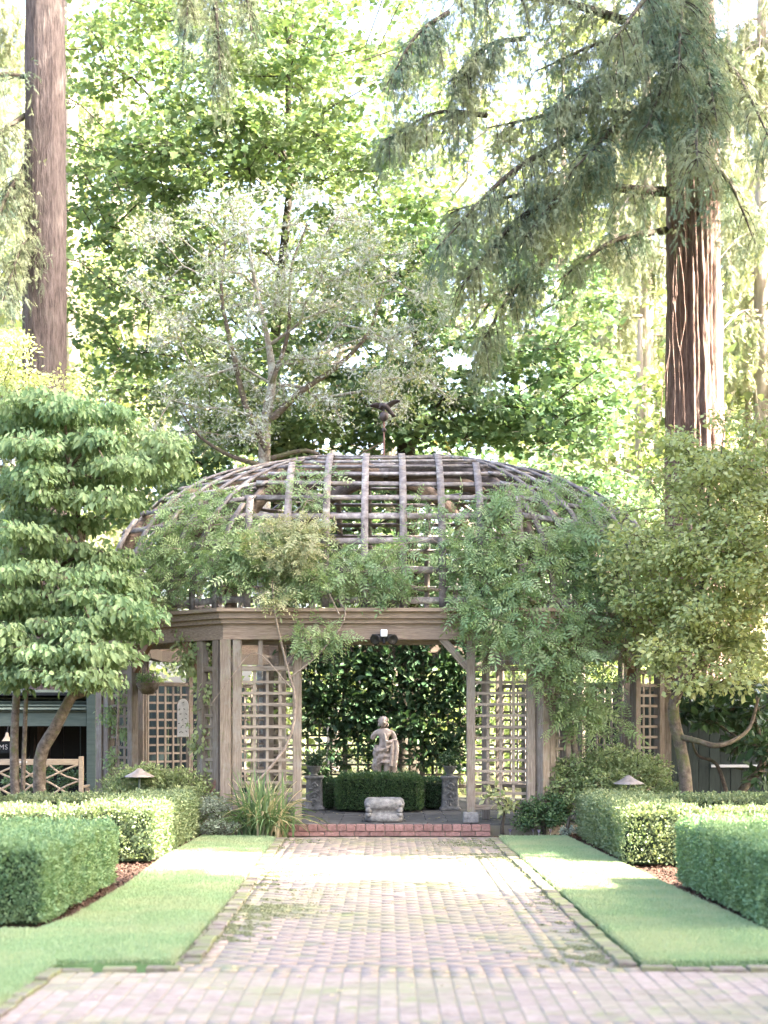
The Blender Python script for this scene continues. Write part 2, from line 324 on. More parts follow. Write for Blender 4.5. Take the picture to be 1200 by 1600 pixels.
def region(specs):
    """specs: (px, py, rx, ry, d0, d1, count) ellipses in the picture plane with a real depth range"""
    out = []
    for (px, py, rx, ry, d0, d1, n) in specs:
        th = R.random(n) * 2 * math.pi; r = np.sqrt(R.random(n)); d = d0 + (d1 - d0) * R.random(n)
        x = px + rx * r * np.cos(th); y = py + ry * r * np.sin(th)
        out.append(np.stack([(x - 600) * d / F, d, CAM_H - (y - HZ) * d / F], 1))
    return np.concatenate(out)
def foliage(clumps, per, rr, T, size, mode='flat', sv=.3, tilt=.5):
    n = len(clumps) * per; c = np.repeat(clumps, per, 0); v = nrm(R.normal(size=(n, 3))) * (R.random((n, 1)) ** .45)
    sc_ = np.repeat(.6 + .8 * R.random(len(clumps)), per)[:, None]
    p = c + v * a_(rr) * sc_; rn = R.normal(size=(n, 3))
    if mode == 'flat': N_ = a_([0, 0, 1.]) + rn * tilt + a_([0, -.25, 0]); L_ = v * a_([1, 1, .3]) + R.normal(size=(n, 3)) * .6 + a_([0, 0, -.25])
    elif mode == 'droop': L_ = v * a_([.7, .7, .1]) + a_([0, 0, -.95]) + rn * .42; N_ = v * a_([1, 1, .2]) + R.normal(size=(n, 3)) * .55 + a_([0, -.5, .6])
    elif mode == 'out': L_ = v + rn * .5; N_ = v + a_([0, 0, .8]) + R.normal(size=(n, 3)) * .5
    else: L_ = rn; N_ = R.normal(size=(n, 3))
    return stamp(T, p, L_, N_, size * (1 + sv * R.normal(size=n)).clip(.4, 1.8))
def twigs(clumps, rr, k, r0=.006):
    n = len(clumps) * k; c = np.repeat(clumps, k, 0); e = c + nrm(R.normal(size=(n, 3))) * a_(rr)
    T = nrm(e - c); up = a_([[0.3, .2, 1.]]); u = nrm(np.cross(T, up)); w = np.cross(T, u); an = a_([0, 2.1, 4.2])
    ring = np.cos(an)[None, :, None] * u[:, None] + np.sin(an)[None, :, None] * w[:, None]
    V = np.concatenate([c[:, None] + r0 * ring, e[:, None] + r0 * .4 * ring], 1)
    f = a_([[j, (j + 1) % 3, (j + 1) % 3 + 3, j + 3] for j in range(3)])
    Fc = (f[None] + (np.arange(n) * 6)[:, None, None]).reshape(-1, 4); return V.reshape(-1, 3), Fc, np.full(len(Fc), .5)
def tree(name, label, cat, trunk, trad, clumps, bark, leaf, per, rr, T, size, mode='flat', r_tip=.012, seg=.6, group=None, tw=3, extra=None, crown='crown', stem='trunk', sv=.3, tilt=.5, pen=.35, jit=.08):
    root = empty(name, tuple(trunk[0]), label, cat, group)
    (V, Fc, r), P = network(trunk, trad, clumps, r_tip, seg, jit, pen)
    if tw: V, Fc, r = join([(V, Fc, r), twigs(clumps, rr, tw, max(.004, r_tip * .5))])
    link(stem, fmesh(stem, V, Fc, None, None, True), root, bark)
    V, Fc, r = foliage(clumps, per, rr, T, size, mode, sv, tilt)
    c = link(crown, fmesh(crown, V, Fc, r), root, leaf); c['kind'] = 'stuff'
    return root, P
BOXC = {}
def boxmesh(l, w, t, bev):
    k = (round(l, 3), round(w, 3), round(t, 3), bev)
    if k not in BOXC:
        bm = bmesh.new(); bmesh.ops.create_cube(bm, size=1); bmesh.ops.scale(bm, vec=(l, w, t), verts=bm.verts)
        if bev: bmesh.ops.bevel(bm, geom=bm.edges[:], offset=bev, segments=1, affect='EDGES')
        me = bpy.data.meshes.new('timber'); bm.to_mesh(me); bm.free(); BOXC[k] = me
    return BOXC[k]
def beam(name, p0, p1, w, t, mat, parent, up=(0, 0, 1), bev=.004, roll=None):
    """timber from p0 to p1, w across, t along 'up'"""
    p0, p1 = Vector(p0), Vector(p1); x = (p1 - p0); L = x.length; x.normalize(); u = Vector(up); u = (u - u.dot(x) * x)
    if u.length < 1e-3: u = Vector((0, -1, 0)); u = u - u.dot(x) * x
    u.normalize(); y = u.cross(x); mw = Matrix((x, y, u)).transposed().to_4x4(); mw.translation = (p0 + p1) / 2
    me = boxmesh(L, w, t, bev)
    if me.materials and me.materials[0] != mat:
        me = me.copy(); me.materials.clear()
        BOXC[(round(L, 3), round(w, 3), round(t, 3), bev)] = me
    return link(name, me, parent, mat, mw)
def box(name, c, dims, mat, parent=None, bev=.004, rz=0):
    me = boxmesh(dims[0], dims[1], dims[2], bev)
    if me.materials and me.materials[0] != mat: me = me.copy(); me.materials.clear()
    mw = Matrix.Translation(c) @ Matrix.Rotation(rz, 4, 'Z'); return link(name, me, parent, mat, mw)
def lathe(prof, n=24, power=2.0):
    V = []; Fc = []
    for r, z in prof:
        for j in range(n):
            a = 2 * math.pi * j / n; c, s = math.cos(a), math.sin(a); q = (abs(c) ** power + abs(s) ** power) ** (-1 / power); V.append([r * q * c, r * q * s, z])
    for i in range(len(prof) - 1):
        for j in range(n): a = i * n + j; b = i * n + (j + 1) % n; Fc.append([a, b, b + n, a + n])
    return a_(V, float), a_(Fc), np.full(len(Fc), .5)
def part(name, geo, parent, mat, smooth=True, loc=None):
    V, Fc, r = geo
    if loc is not None: V = V + a_(loc)
    return link(name, fmesh(name, V, Fc, None, None, smooth), parent, mat)
def sphere(c, rr, n=12, m=8):
    prof = [(math.sin(math.pi * i / m) + 1e-4, -math.cos(math.pi * i / m)) for i in range(m + 1)]; V, Fc, r = lathe(prof, n); return V * a_(rr) + a_(c), Fc, r
def inpoly(P, poly):
    x, y = P[:, 0], P[:, 1]; c = np.zeros(len(P), bool); n = len(poly)
    for i in range(n):
        x1, y1 = poly[i][:2]; x2, y2 = poly[(i + 1) % n][:2]
        if y1 == y2: continue
        c ^= ((y1 > y) != (y2 > y)) & (x < (x2 - x1) * (y - y1) / (y2 - y1) + x1)
    return c
def slab(name, poly, z0, z1, mat, parent=None, bev=.0):
    bm = bmesh.new(); vs = [bm.verts.new((p[0], p[1], z0)) for p in poly]; f = bm.faces.new(vs)
    r = bmesh.ops.extrude_face_region(bm, geom=[f]); top = [v for v in r['geom'] if isinstance(v, bmesh.types.BMVert)]
    for v in top: v.co.z = z1
    bmesh.ops.recalc_face_normals(bm, faces=bm.faces[:])
    if bev: bmesh.ops.bevel(bm, geom=[e for e in bm.edges if e.verts[0].co.z > z1 - 1e-4 and e.verts[1].co.z > z1 - 1e-4], offset=bev, segments=3, affect='EDGES')
    me = bpy.data.meshes.new(name); bm.to_mesh(me); bm.free(); return link(name, me, parent, mat)

# ------------------------------------------------------------------ ground, path, lawns, beds
tag(slab('ground', [(-300, -60), (300, -60), (300, 500), (-300, 500)], -.6, -.05, M['ground']), kind='structure')
P = lambda *a: tuple(G(*a))
lawnL = [G(318, 1311), G(428, 1313), G(402, 1345), G(350, 1415), G(268, 1510), G(85, 1512), G(40, 1545), G(-60, 1625), G(-700, 1625), G(-700, 1462), G(60, 1462), G(118, 1440), G(196, 1392), G(262, 1342)]
lawnR = [G(781, 1312), G(1010, 1513), G(1225, 1515), G(1900, 1515), G(1900, 1720), G(1335, 1515), G(1100, 1408), G(960, 1347), G(884, 1312)]
lawnR = [G(781, 1312), G(1010, 1513), G(1700, 1513), G(1420, 1513), G(1200, 1466), G(1058, 1398), G(965, 1352), G(884, 1312)]
lawnR = [G(781, 1312), G(1010, 1513), G(1330, 1513), G(1200, 1466), G(1058, 1398), G(965, 1352), G(884, 1312)]
tag(slab('planting_bed', [(-14, 8.6), (-2.3, 11.2), (-1.9, 16), (-1.5, 22.6), (-1.5, 30), (-14, 30)], -.3, -.005, M['soil']), kind='structure')
tag(slab('planting_bed', [(14, 10.0), (14, 30), (1.5, 30), (1.5, 22.6), (2.0, 16), (1.9, 10.6), (3, 10.1)], -.3, -.005, M['soil']), kind='structure')
for nm, poly, lab in (('lawn', lawnL, 'left'), ('lawn', lawnR, 'right')):
    lw = slab(nm, poly, -.2, .045, M['turf'], None, .015); tag(lw, kind='structure')
    xs = [p[0] for p in poly]; ys = [p[1] for p in poly]; n = 1500000
    Q = np.stack([R.uniform(max(min(xs), -4.5), min(max(xs), 4.5), n), R.uniform(min(ys), max(ys), n), np.full(n, .043)], 1)
    Q = Q[inpoly(Q, poly)]; Q = Q[np.abs(Q[:, 0]) < .24 * Q[:, 1] + .3]
    if len(Q) > 210000: Q = Q[R.choice(len(Q), 210000, False)]
    eg_ = []
    for i in range(len(poly)):
        a, b = Vector(poly[i]), Vector(poly[(i + 1) % len(poly)]); L_ = (b - a).length
        if L_ > 12: continue
        k = int(L_ * 900); t = R.random(k)[:, None]; e_ = a_(a) * (1 - t) + a_(b) * t; e_[:, :2] += R.normal(size=(k, 2)) * .012; e_[:, 2] = R.uniform(.015, .045, k); eg_.append(e_)
    Q = np.concatenate([Q] + eg_)
    Q[:, 2] += .006 * vnoise(Q, 3.0, 4); m = len(Q)
    Ld = R.normal(size=(m, 3)) * .45 + a_([0, 0, 1.]); Nd = R.normal(size=(m, 3))
    V, Fc, r = stamp((T_BL[0] * a_([1, 1.6, 1]), T_BL[1]), Q, Ld, Nd, .021 * (1 + .3 * R.normal(size=m)).clip(.4, 2))
    g = link('mown_grass', fmesh('mown_grass', V, Fc, r), lw, M['grass']); g['kind'] = 'stuff'
# path
pathpoly = [(-1.42, 22.35), (1.5, 22.35), (1.58, 10.35), (9, 10.2), (9, 6.4), (-9, 6.4), (-3.3, 8.55), (-2.05, 10.25), (-1.42, 10.4), (-1.45, 15)]
pathpoly = [G(432, 1309), G(775, 1309), G(988, 1517), G(1900, 1519), (5, 6.4, 0), (-5, 6.4, 0), G(-60, 1645), G(66, 1548), G(96, 1525), G(262, 1522), G(345, 1423), G(398, 1350)]
path = tag(slab('path', pathpoly, -.3, .0085, M['mortar']), kind='structure')
def inset(p, poly): return inpoly(a_([[p[0], p[1]]]), poly)[0]
bricks = []
bw, bl, jg = .1, .202, .007
y = 6.5; row = 0
while y < 10.2:
    x = -4.9
    while x < 5: bricks.append((x, y + bl / 2, bw, bl)); x += bw + jg
    y += bl + jg
yl = y
x0, x1 = -1.66, 1.62
row = 0
while y < 22.3:
    bands = []
    for bx in (-1.18, 1.15): bands.append(bx)
    x = -1.9 + (row % 2) * .105
    while x < 2.0:
        if min(abs(x + .1 - b) for b in bands) > .155: bricks.append((x + bl / 2, y + bw / 2, bl, bw))
        x += bl + jg
    if row % 2 == 0:
        for b in bands: bricks += [(b - .054, y + bl / 2, bw, bl), (b + .054, y + bl / 2, bw, bl)]
    y += bw + jg; row += 1
Bk = a_(bricks); keep = inpoly(Bk, [(p[0], p[1]) for p in pathpoly]); Bk = Bk[keep]
inview = (np.abs(Bk[:, 0]) < .231 * Bk[:, 1] + .03) & (Bk[:, 1] > 8.33)
order = np.argsort(np.where(inview, Bk[:, 1], 99)); near = order[:296]; rest = order[296:]
def brickbox(c, w, l, h, top, tilt=0):
    return None
bm_cache = {}
def brick_me(w, l, h, mat, key):
    k = (w, l, h, key)
    if k not in bm_cache:
        bm = bmesh.new(); bmesh.ops.create_cube(bm, size=1); bmesh.ops.scale(bm, vec=(w, l, h), verts=bm.verts)
        bmesh.ops.delete(bm, geom=[f for f in bm.faces if f.normal.z < -.5], context='FACES')
        bmesh.ops.bevel(bm, geom=[e for e in bm.edges if all(v.co.z > 0 for v in e.verts)], offset=.006, segments=1, affect='EDGES')
        me = bpy.data.meshes.new('brick'); bm.to_mesh(me); bm.free(); me.materials.append(mat); bm_cache[k] = me
    return bm_cache[k]
for i in near:
    x, yy, w, l = Bk[i]
    link('brick', brick_me(round(w, 3), round(l, 3), .05, M['brick'], 'p'), path, None, Matrix.Translation((x, yy, -.013 + .0018 * R.normal())) @ Matrix.Rotation(.012 * R.normal(), 4, 'X') @ Matrix.Rotation(.012 * R.normal(), 4, 'Z') @ Matrix.Rotation(.01 * R.normal(), 4, 'Y'))
bt = a_([[-.5, -.5, -1], [.5, -.5, -1], [.5, .5, -1], [-.5, .5, -1], [-.5, -.5, 0], [.5, -.5, 0], [.5, .5, 0], [-.5, .5, 0]], float)
bf = a_([[4, 5, 6, 7], [0, 1, 5, 4], [1, 2, 6, 5], [2, 3, 7, 6], [3, 0, 4, 7]])
rb = Bk[rest]; n = len(rb)
V = rb[:, None, 0:3] * a_([1, 1, 0]) + bt[None] * np.stack([rb[:, 2], rb[:, 3], np.full(n, .04)], 1)[:, None]
V[:, :, 2] += (.012 + .002 * R.normal(size=n))[:, None]; V[:, 4:, 2] += .0009 * R.normal(size=(n, 4))
Fc = (bf[None] + (np.arange(n) * 8)[:, None, None]).reshape(-1, 4)
far = link('brick_paving', fmesh('brick_paving', V.reshape(-1, 3), Fc), path, M['brick']); far['kind'] = 'stuff'
# kerbs: bricks set along the lawns
def kerb(pts, w=.11, ln=.2, h=.05, z=.0):
    root = empty('kerb', tuple(pts[0]), None, None, None, 'structure')
    for a, b in zip(pts[:-1], pts[1:]):
        a = Vector(a); b = Vector(b); L = (b - a).length; n = max(1, int(L / (ln + .006))); ang = math.atan2(b.y - a.y, b.x - a.x)
        for i in range(n):
            c = a.lerp(b, (i + .5) / n)
            link('brick', brick_me(round(ln * 1.0, 3), round(w, 3), .08, M['kerb'], 'k'), root, None, Matrix.Translation((c.x + .006 * R.normal(), c.y + .006 * R.normal(), z - .006 + .006 * R.normal())) @ Matrix.Rotation(ang + .03 * R.normal(), 4, 'Z') @ Matrix.Rotation(.03 * R.normal(), 4, 'X'))
def off(p, dx, dy=0): return (p[0] + dx, p[1] + dy, 0)
kerb([off(G(781, 1312), -.09), off(G(1010, 1513), -.12, -.06)])
kerb([off(G(1000, 1519), 0, -.02), off(G(1330, 1519), 0, -.02)])
kerb([off(G(428, 1313), .09), off(G(402, 1345), .1), off(G(350, 1415), .1), off(G(268, 1510), .12)])
kerb([off(G(290, 1517), 0, -.045), off(G(85, 1519), 0, -.045), off(G(-60, 1634), -.02, -.05)])
# moss tufts along the kerb and joints
mp = []
for (a, b) in ((G(765, 1312), G(982, 1517)), (G(440, 1313), G(290, 1510))):
    t = R.random(14000)[:, None]; q = a_(a) * (1 - t) + a_(b) * t; q[:, 0] += R.normal(size=len(q)) * .035; q[:, 2] = .015; q = q[vnoise(q, 9, 3) > -.05]; mp.append(q)
for (a, b, sg_) in ((G(775, 1312), G(985, 1515), -1), (G(430, 1313), G(275, 1510), 1)):
    t = R.random(60000)[:, None]; q = a_(a) * (1 - t) + a_(b) * t; q[:, 0] += sg_ * (.1 + np.abs(R.normal(size=len(q))) * .3); q[:, 2] = .013; q = q[vnoise(q, 2.2, 9) + .6 * vnoise(q, 14, 8) > .42]; mp.append(q)
mp = np.concatenate(mp); m = len(mp)
V, Fc, r = stamp(T_RH, mp, R.normal(size=(m, 3)) * a_([1, 1, .4]) + a_([0, 0, .3]), R.normal(size=(m, 3)) * .5 + a_([0, 0, 1]), .017)
tag(link('moss', fmesh('moss', V, Fc, r), None, M['mossleaf']), 'low green moss growing along the brick edging of the path', 'moss', None, 'stuff')

# ------------------------------------------------------------------ hedges
def hedge_geo(x0, x1, y0, y1, z0, z1, n, size, shoots=0, seed=1):
    cs = []; nn = []
    ax, ay, az = x1 - x0, y1 - y0, z1 - z0
    ars = [('t', ax * ay), ('f', ax * az), ('l', ay * az), ('r', ay * az)]; tot = sum(a for _, a in ars)
    for s, ar in ars:
        k = int(n * ar / tot); u = R.random(k); v = R.random(k)
        if s == 't': p = np.stack([x0 + ax * u, y0 + ay * v, np.full(k, z1)], 1); q = a_([0, 0, 1.])
        elif s == 'f': p = np.stack([x0 + ax * u, np.full(k, y0), z0 + az * v], 1); q = a_([0, -1., 0])
        elif s == 'l': p = np.stack([np.full(k, x0), y0 + ay * u, z0 + az * v], 1); q = a_([-1., 0, 0])
        else: p = np.stack([np.full(k, x1), y0 + ay * u, z0 + az * v], 1); q = a_([1., 0, 0])
        cs.append(p); nn.append(np.repeat(q[None], k, 0))
    p = np.concatenate(cs); q = np.concatenate(nn)
    c = a_([(x0 + x1) / 2, (y0 + y1) / 2, (z0 + z1) / 2]); h = a_([ax / 2, ay / 2, az / 2])
    rr = .07; e = np.clip(p - c, -(h - rr), h - rr); d = p - c - e; ln = np.linalg.norm(d, axis=1, keepdims=True); p = c + e + d / np.maximum(ln, 1e-6) * np.minimum(ln, rr)
    p = p + q * (.03 * vnoise(p, 3.2, seed + 5)[:, None] + .022 * vnoise(p, 7, seed)[:, None] + .022 * vnoise(p, 26, seed + 1)[:, None] - .02 + .012 * R.normal(size=(len(p), 1)))
    m = len(p)
    g = stamp(T_RH, p, q * .7 + R.normal(size=(m, 3)) * .6 + a_([0, 0, .45]), q + R.normal(size=(m, 3)) * .7, size * (1 + .25 * R.normal(size=m)).clip(.5, 1.7))
    out = [g]
    if shoots:
        b = np.stack([R.uniform(x0 + .03, x1 - .03, shoots), R.uniform(y0 + .03, y1 - .03, shoots), np.full(shoots, z1 - .01)], 1); hh = R.uniform(.02, .085, shoots)
        k = 9; pp = np.repeat(b, k, 0); t = np.tile(np.arange(k) / k, shoots); pp[:, 2] += t * np.repeat(hh, k); pp[:, :2] += R.normal(size=(len(pp), 2)) * .007
        out.append(stamp(T_RH, pp, R.normal(size=(len(pp), 3)) * .8 + a_([0, 0, 1.1]), R.normal(size=(len(pp), 3)), size * 1.05))
    V, Fc, r = join(out)
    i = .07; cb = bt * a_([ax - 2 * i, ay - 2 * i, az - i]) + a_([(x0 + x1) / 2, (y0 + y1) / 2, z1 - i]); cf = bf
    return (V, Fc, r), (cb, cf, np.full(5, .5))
def hedge(label, boxes, n, size, mat, shoots=0, shear=0, group=None, seed=1):
    L = []; Cc = []
    tot = sum((b[1] - b[0]) * (b[3] - b[2]) for b in boxes)
    for b in boxes:
        fr = (b[1] - b[0]) * (b[3] - b[2]) / tot
        g, c = hedge_geo(*b, int(n * fr), size, int(shoots * fr), seed); L.append(g); Cc.append(c)
    V, Fc, r = join(L + Cc); nl = sum(len(g[1]) for g in L)
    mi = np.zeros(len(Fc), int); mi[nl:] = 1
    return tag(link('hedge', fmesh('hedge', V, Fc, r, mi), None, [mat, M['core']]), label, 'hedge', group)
ZH = .6
gp = 'clipped box hedges beside the path'
hedge('clipped green box hedge nearest the camera on the left of the path', [(-3.9, -2.50, 12.25, 15.5, .03, ZH)], 95000, .027, M['box'], 900, group=gp, seed=3)
hedge('clipped green box hedge nearest the camera on the right of the path', [(2.73, 3.9, 11.9, 15.6, .03, ZH + .02)], 95000, .027, M['box'], 900, group=gp, seed=5)
hedge('sunlit yellow green box hedge round the far left bed with shoots on top', [(-3.35, -2.47, 18.0, 22.3, .03, ZH), (-8.5, -3.35, 18.0, 18.8, .03, ZH - .02), (-8.5, -4.95, 20.9, 21.7, .03, ZH), (-4.9, -3.4, 21.4, 22.3, .03, ZH - .04)], 95000, .034, M['boxlight'], 1500, group=gp, seed=8)
hedge('sunlit yellow green box hedge round the far right bed beside the azalea', [(2.56, 3.4, 17.6, 22.2, .03, ZH), (3.4, 8.5, 17.6, 18.4, .03, ZH - .02), (3.4, 8.5, 21.2, 22.1, .03, ZH - .03)], 95000, .034, M['boxlight'], 1500, group=gp, seed=11)
# dark green inner hedges
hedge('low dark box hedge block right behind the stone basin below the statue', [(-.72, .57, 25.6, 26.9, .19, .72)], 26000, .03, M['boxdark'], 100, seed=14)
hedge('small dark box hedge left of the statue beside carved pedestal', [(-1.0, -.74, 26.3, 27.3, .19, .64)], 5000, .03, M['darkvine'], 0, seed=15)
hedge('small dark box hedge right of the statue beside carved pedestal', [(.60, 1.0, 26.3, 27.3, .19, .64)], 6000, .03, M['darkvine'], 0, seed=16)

# ------------------------------------------------------------------ gazebo
CX, CY = 0.0, 27.0
ZD, ZB, ZC, ZT = .17, 2.68, 3.10, 5.71
hw1, ap = 2.17, 4.2
OC = [(-hw1, -ap), (hw1, -ap), (ap, -hw1), (ap, hw1), (hw1, ap), (-hw1, ap), (-ap, hw1), (-ap, -hw1)]   # corners, counter-clockwise from front left
def octo(offv):
    res = []
    for i in range(8):
        a0, a1, a2 = Vector(OC[i - 1]), Vector(OC[i]), Vector(OC[(i + 1) % 8])
        d1 = (a1 - a0).normalized(); d2 = (a2 - a1).normalized(); n1 = Vector((d1.y, -d1.x)); n2 = Vector((d2.y, -d2.x))
        m = (n1 + n2); m = m / m.dot(n1); res.append(a1 + m * offv)
    return res
gz = empty('garden_pavilion', (CX, CY - ap, ZD), 'weathered cedar garden pavilion with a slatted open dome at the end of the brick path', 'pavilion')
def ringpiece(name, i, oi, oo, z0, z1, mat, bev=0):
    I = octo(oi); O = octo(oo); j = (i + 1) % 8
    pts = [O[i], O[j], I[j], I[i]]; V = [(CX + p.x, CY + p.y, z) for z in (z0, z1) for p in pts]
    Fc = [[3, 2, 1, 0], [4, 5, 6, 7], [0, 1, 5, 4], [1, 2, 6, 5], [2, 3, 7, 6], [3, 0, 4, 7]]
    me = bpy.data.meshes.new(name); me.from_pydata(V, [], Fc); return link(name, me, gz, mat)
def edge_pt(i, s, offv=0):                 # point at distance s from corner i along face i
    a = Vector(OC[i]); b = Vector(OC[(i + 1) % 8]); d = (b - a).normalized(); n = Vector((d.y, -d.x)); p = a + d * s + n * offv; return Vector((CX + p.x, CY + p.y, 0)), d, n
deck = slab('deck', [(CX + p.x, CY + p.y) for p in octo(.12)], -.2, ZD - .03, M['mortar'], gz)
# deck paving slabs
yy = CY - ap - .1
rw = 0
while yy < CY + ap:
    xx = -4.2 + (rw % 2) * .3
    while xx < 4.2:
        inside = all(inpoly(a_([[q, w_]]), [(CX + p.x, CY + p.y) for p in octo(.13)])[0] for q in (xx, xx + .59) for w_ in (yy + .01, yy + .39))
        if inside: box('paving_slab', (xx + .295, yy + .2, ZD - .02 + .001 * R.normal()), (.588, .388, .036), M['deck'], gz, .004)
        xx += .6
    yy += .4; rw += 1
for i in range(8):
    front = i in (7, 0, 1)
    ringpiece('beam', i, -.07, .07, ZB, 2.895, M['cornice'])
    ringpiece('cornice', i, -.07, .12, 2.897, 2.96, M['cornice'])
    ringpiece('cornice', i, -.07, .17, 2.962, 3.05, M['cornice'])
    ringpiece('cornice', i, -.07, .235, 3.052, 3.10, M['cornice'])
    ringpiece('beam', i, -.34, -.2, ZB - .06, 2.80, M['wood'])
def post(p, w=.14, z0=ZD, z1=ZB, mat=None, base=False, n=None, d=None):
    o = beam('post', (p.x, p.y, z0), (p.x, p.y, z1), w, w, mat or M['wood'], gz, up=(n.x, n.y, 0), bev=.008)
    if base: box('footing_stone', (p.x, p.y, ZD + .075), (.215, .215, .15), M['stone'], gz, .012)
    return o
def lattice(i, s0, s1, z0, z1, step=.17, mat=None, stepz=.15, offv=0, nm='lattice_strip'):
    mat = mat or M['lattice']
    a, d, n = edge_pt(i, s0, offv); b, _, _ = edge_pt(i, s1, offv); L = s1 - s0; k = max(1, int(round(L / step)) - 1); up = (n.x, n.y, 0)
    for j in range(k):
        q = a.lerp(b, (j + 1) / (k + 1)) + Vector((n.x, n.y, 0)) * -.012
        beam(nm, (q.x, q.y, z0), (q.x, q.y, z1), .04, .016, mat, gz, up=up, bev=0)
    k = int(round((z1 - z0) / stepz)) - 1
    for j in range(k):
        z = z0 + (z1 - z0) * (j + 1) / (k + 1) + .002 * R.normal(); o2 = Vector((n.x, n.y, 0)) * .006
        beam(nm, a + o2 + Vector((0, 0, z)), b + o2 + Vector((0, 0, z)), .038, .016, mat, gz, up=up, bev=0) if False else beam(nm, a + o2 + Vector((0, 0, z)), b + o2 + Vector((0, 0, z)), .016, .038, mat, gz, up=(0, 0, 1), bev=0)
    for z in (z0 - .035, z1 + .035):
        beam('rail', a + Vector((0, 0, z)), b + Vector((0, 0, z)), .07, .07, M['wood'], gz, bev=.004)
def face(i, l0, l1, z0=.42, ztop=2.25, upper=True):
    a, d, n = edge_pt(i, 0); L = (Vector(OC[(i + 1) % 8]) - Vector(OC[i])).length
    for (s0, s1) in ((0, l0), (L - l1, L)):
        inner = l0 if s0 == 0 else L - l1
        p, _, _ = edge_pt(i, inner); post(p, .12, mat=M['wood'], n=n, base=(i == 0 and s0 > 0))
        c0 = s0 + (.22 if s0 == 0 else .06); c1 = s1 - (.06 if s0 == 0 else .22)
        lattice(i, c0, c1, z0, ztop)
        # stub above the rail and second post beside the corner post
        q, _, _ = edge_pt(i, .16 if s0 == 0 else L - .16); post(q, .12, n=n, z0=ZD)
        # knee brace in the opening
        sg = 1 if s0 == 0 else -1
        q0, _, _ = edge_pt(i, inner + sg * .05); q1, _, _ = edge_pt(i, inner + sg * .40)
        beam('brace', (q0.x, q0.y, 2.30), (q1.x, q1.y, ZB + .02), .08, .10, M['redwood'] if i else M['wood'], gz, up=(d.x * sg, d.y * sg, -1), bev=.004)
        # second row of posts inside
        if i == 0: q, _, _ = edge_pt(i, inner - sg * .25, -.75); post(q, .11, n=n, z1=2.7)
for i in range(8):
    p, d, n = edge_pt(i, 0); post(p, .15, n=n)
face(0, .98, .98)
face(1, .5, .75); face(7, .75, .5)
face(2, .5, .5); face(6, .5, .5)
for i in (3, 5): 
    L = 2.87
    for s0 in (0.1, .96, 1.9): lattice(i, s0, s0 + (.8 if s0 < 1.9 else .87), .42, 2.2)
    for s in (.93, 1.87): 
        q, d, n = edge_pt(i, s); post(q, .1, n=n)
lattice(4, .1, 1.4, .4, 2.6, .2, None, .18); lattice(4, 1.5, 2.85, .4, 2.6, .2, None, .18); lattice(4, 2.95, 4.25, .4, 2.6, .2, None, .18)
for s in (1.45, 2.9):
    q, d, n = edge_pt(4, s); post(q, .1, n=n)
# upper stubs in front panels
for s in (.48, 4.34 - .48):
    q, d, n = edge_pt(0, s); beam('post', (q.x, q.y, 2.33), (q.x, q.y, ZB), .06, .06, M['wood'], gz, up=(n.x, n.y, 0))
# brick step in front
nb = 22; xs0, xs1 = -1.42, 1.44
st = empty('brick_step', (0, 22.5, 0), 'low red brick step two courses high across the pavilion entrance', 'step')
for k in range(nb):
    x = xs0 + (xs1 - xs0) * (k + .5) / nb; w = (xs1 - xs0) / nb - .01
    box('brick', (x, 22.55, .1195 + .001 * R.normal()), (w, .215, .085), M['stepbrick'], st, .004)
for k in range(14):
    w = (xs1 - xs0) / 14; box('brick', (xs0 + w * (k + .5), 22.552, .04), (w - .01, .20, .064), M['stepbrick'], st, .004)
box('mortar_bed', (0.01, 22.56, .075), (xs1 - xs0 - .03, .18, .13), M['mortar'], st, 0)
# dome
NE = 2.4
def prof(t):                               # angle parameter -> scale, rise
    c, s = math.cos(t), math.sin(t); return abs(c) ** (2 / NE), abs(s) ** (2 / NE)
TS = [math.pi / 2 * k / 60 for k in range(61)]
ARC = [prof(t) for t in TS]
cum = [0]
for a, b in zip(ARC[:-1], ARC[1:]): cum.append(cum[-1] + math.hypot((a[0] - b[0]) * 4.2, (a[1] - b[1]) * (ZT - ZC)))
def arc_at(s): return (float(np.interp(s, cum, [a[0] for a in ARC])), float(np.interp(s, cum, [a[1] for a in ARC])))
zt = lambda r: ZC + .02 + (ZT - ZC - .02) * r
def strip(name, pts, nrms, w_dir, w, t, mat):
    """bent lath: pts list, outward normals, width vector"""
    V = []; Fc = []
    for p, nv, wd in zip(pts, nrms, w_dir):
        for a, b in ((-.5, 0), (.5, 0), (.5, 1), (-.5, 1)): V.append(p + wd * (w * a) + nv * (t * b))
    for k in range(len(pts) - 1):
        for j in range(4): a = 4 * k + j; b = 4 * k + (j + 1) % 4; Fc.append([a, b, b + 4, a + 4])
    Fc.append([3, 2, 1, 0]); m = 4 * (len(pts) - 1); Fc.append([m, m + 1, m + 2, m + 3])
    return link(name, fmesh(name, [tuple(v) for v in V], Fc), gz, mat)
slat_s = [.10, .52, .95, 1.36, 1.74, 2.10, 2.44, 2.78, 3.12, 3.48, 3.86, 4.28, 4.7]
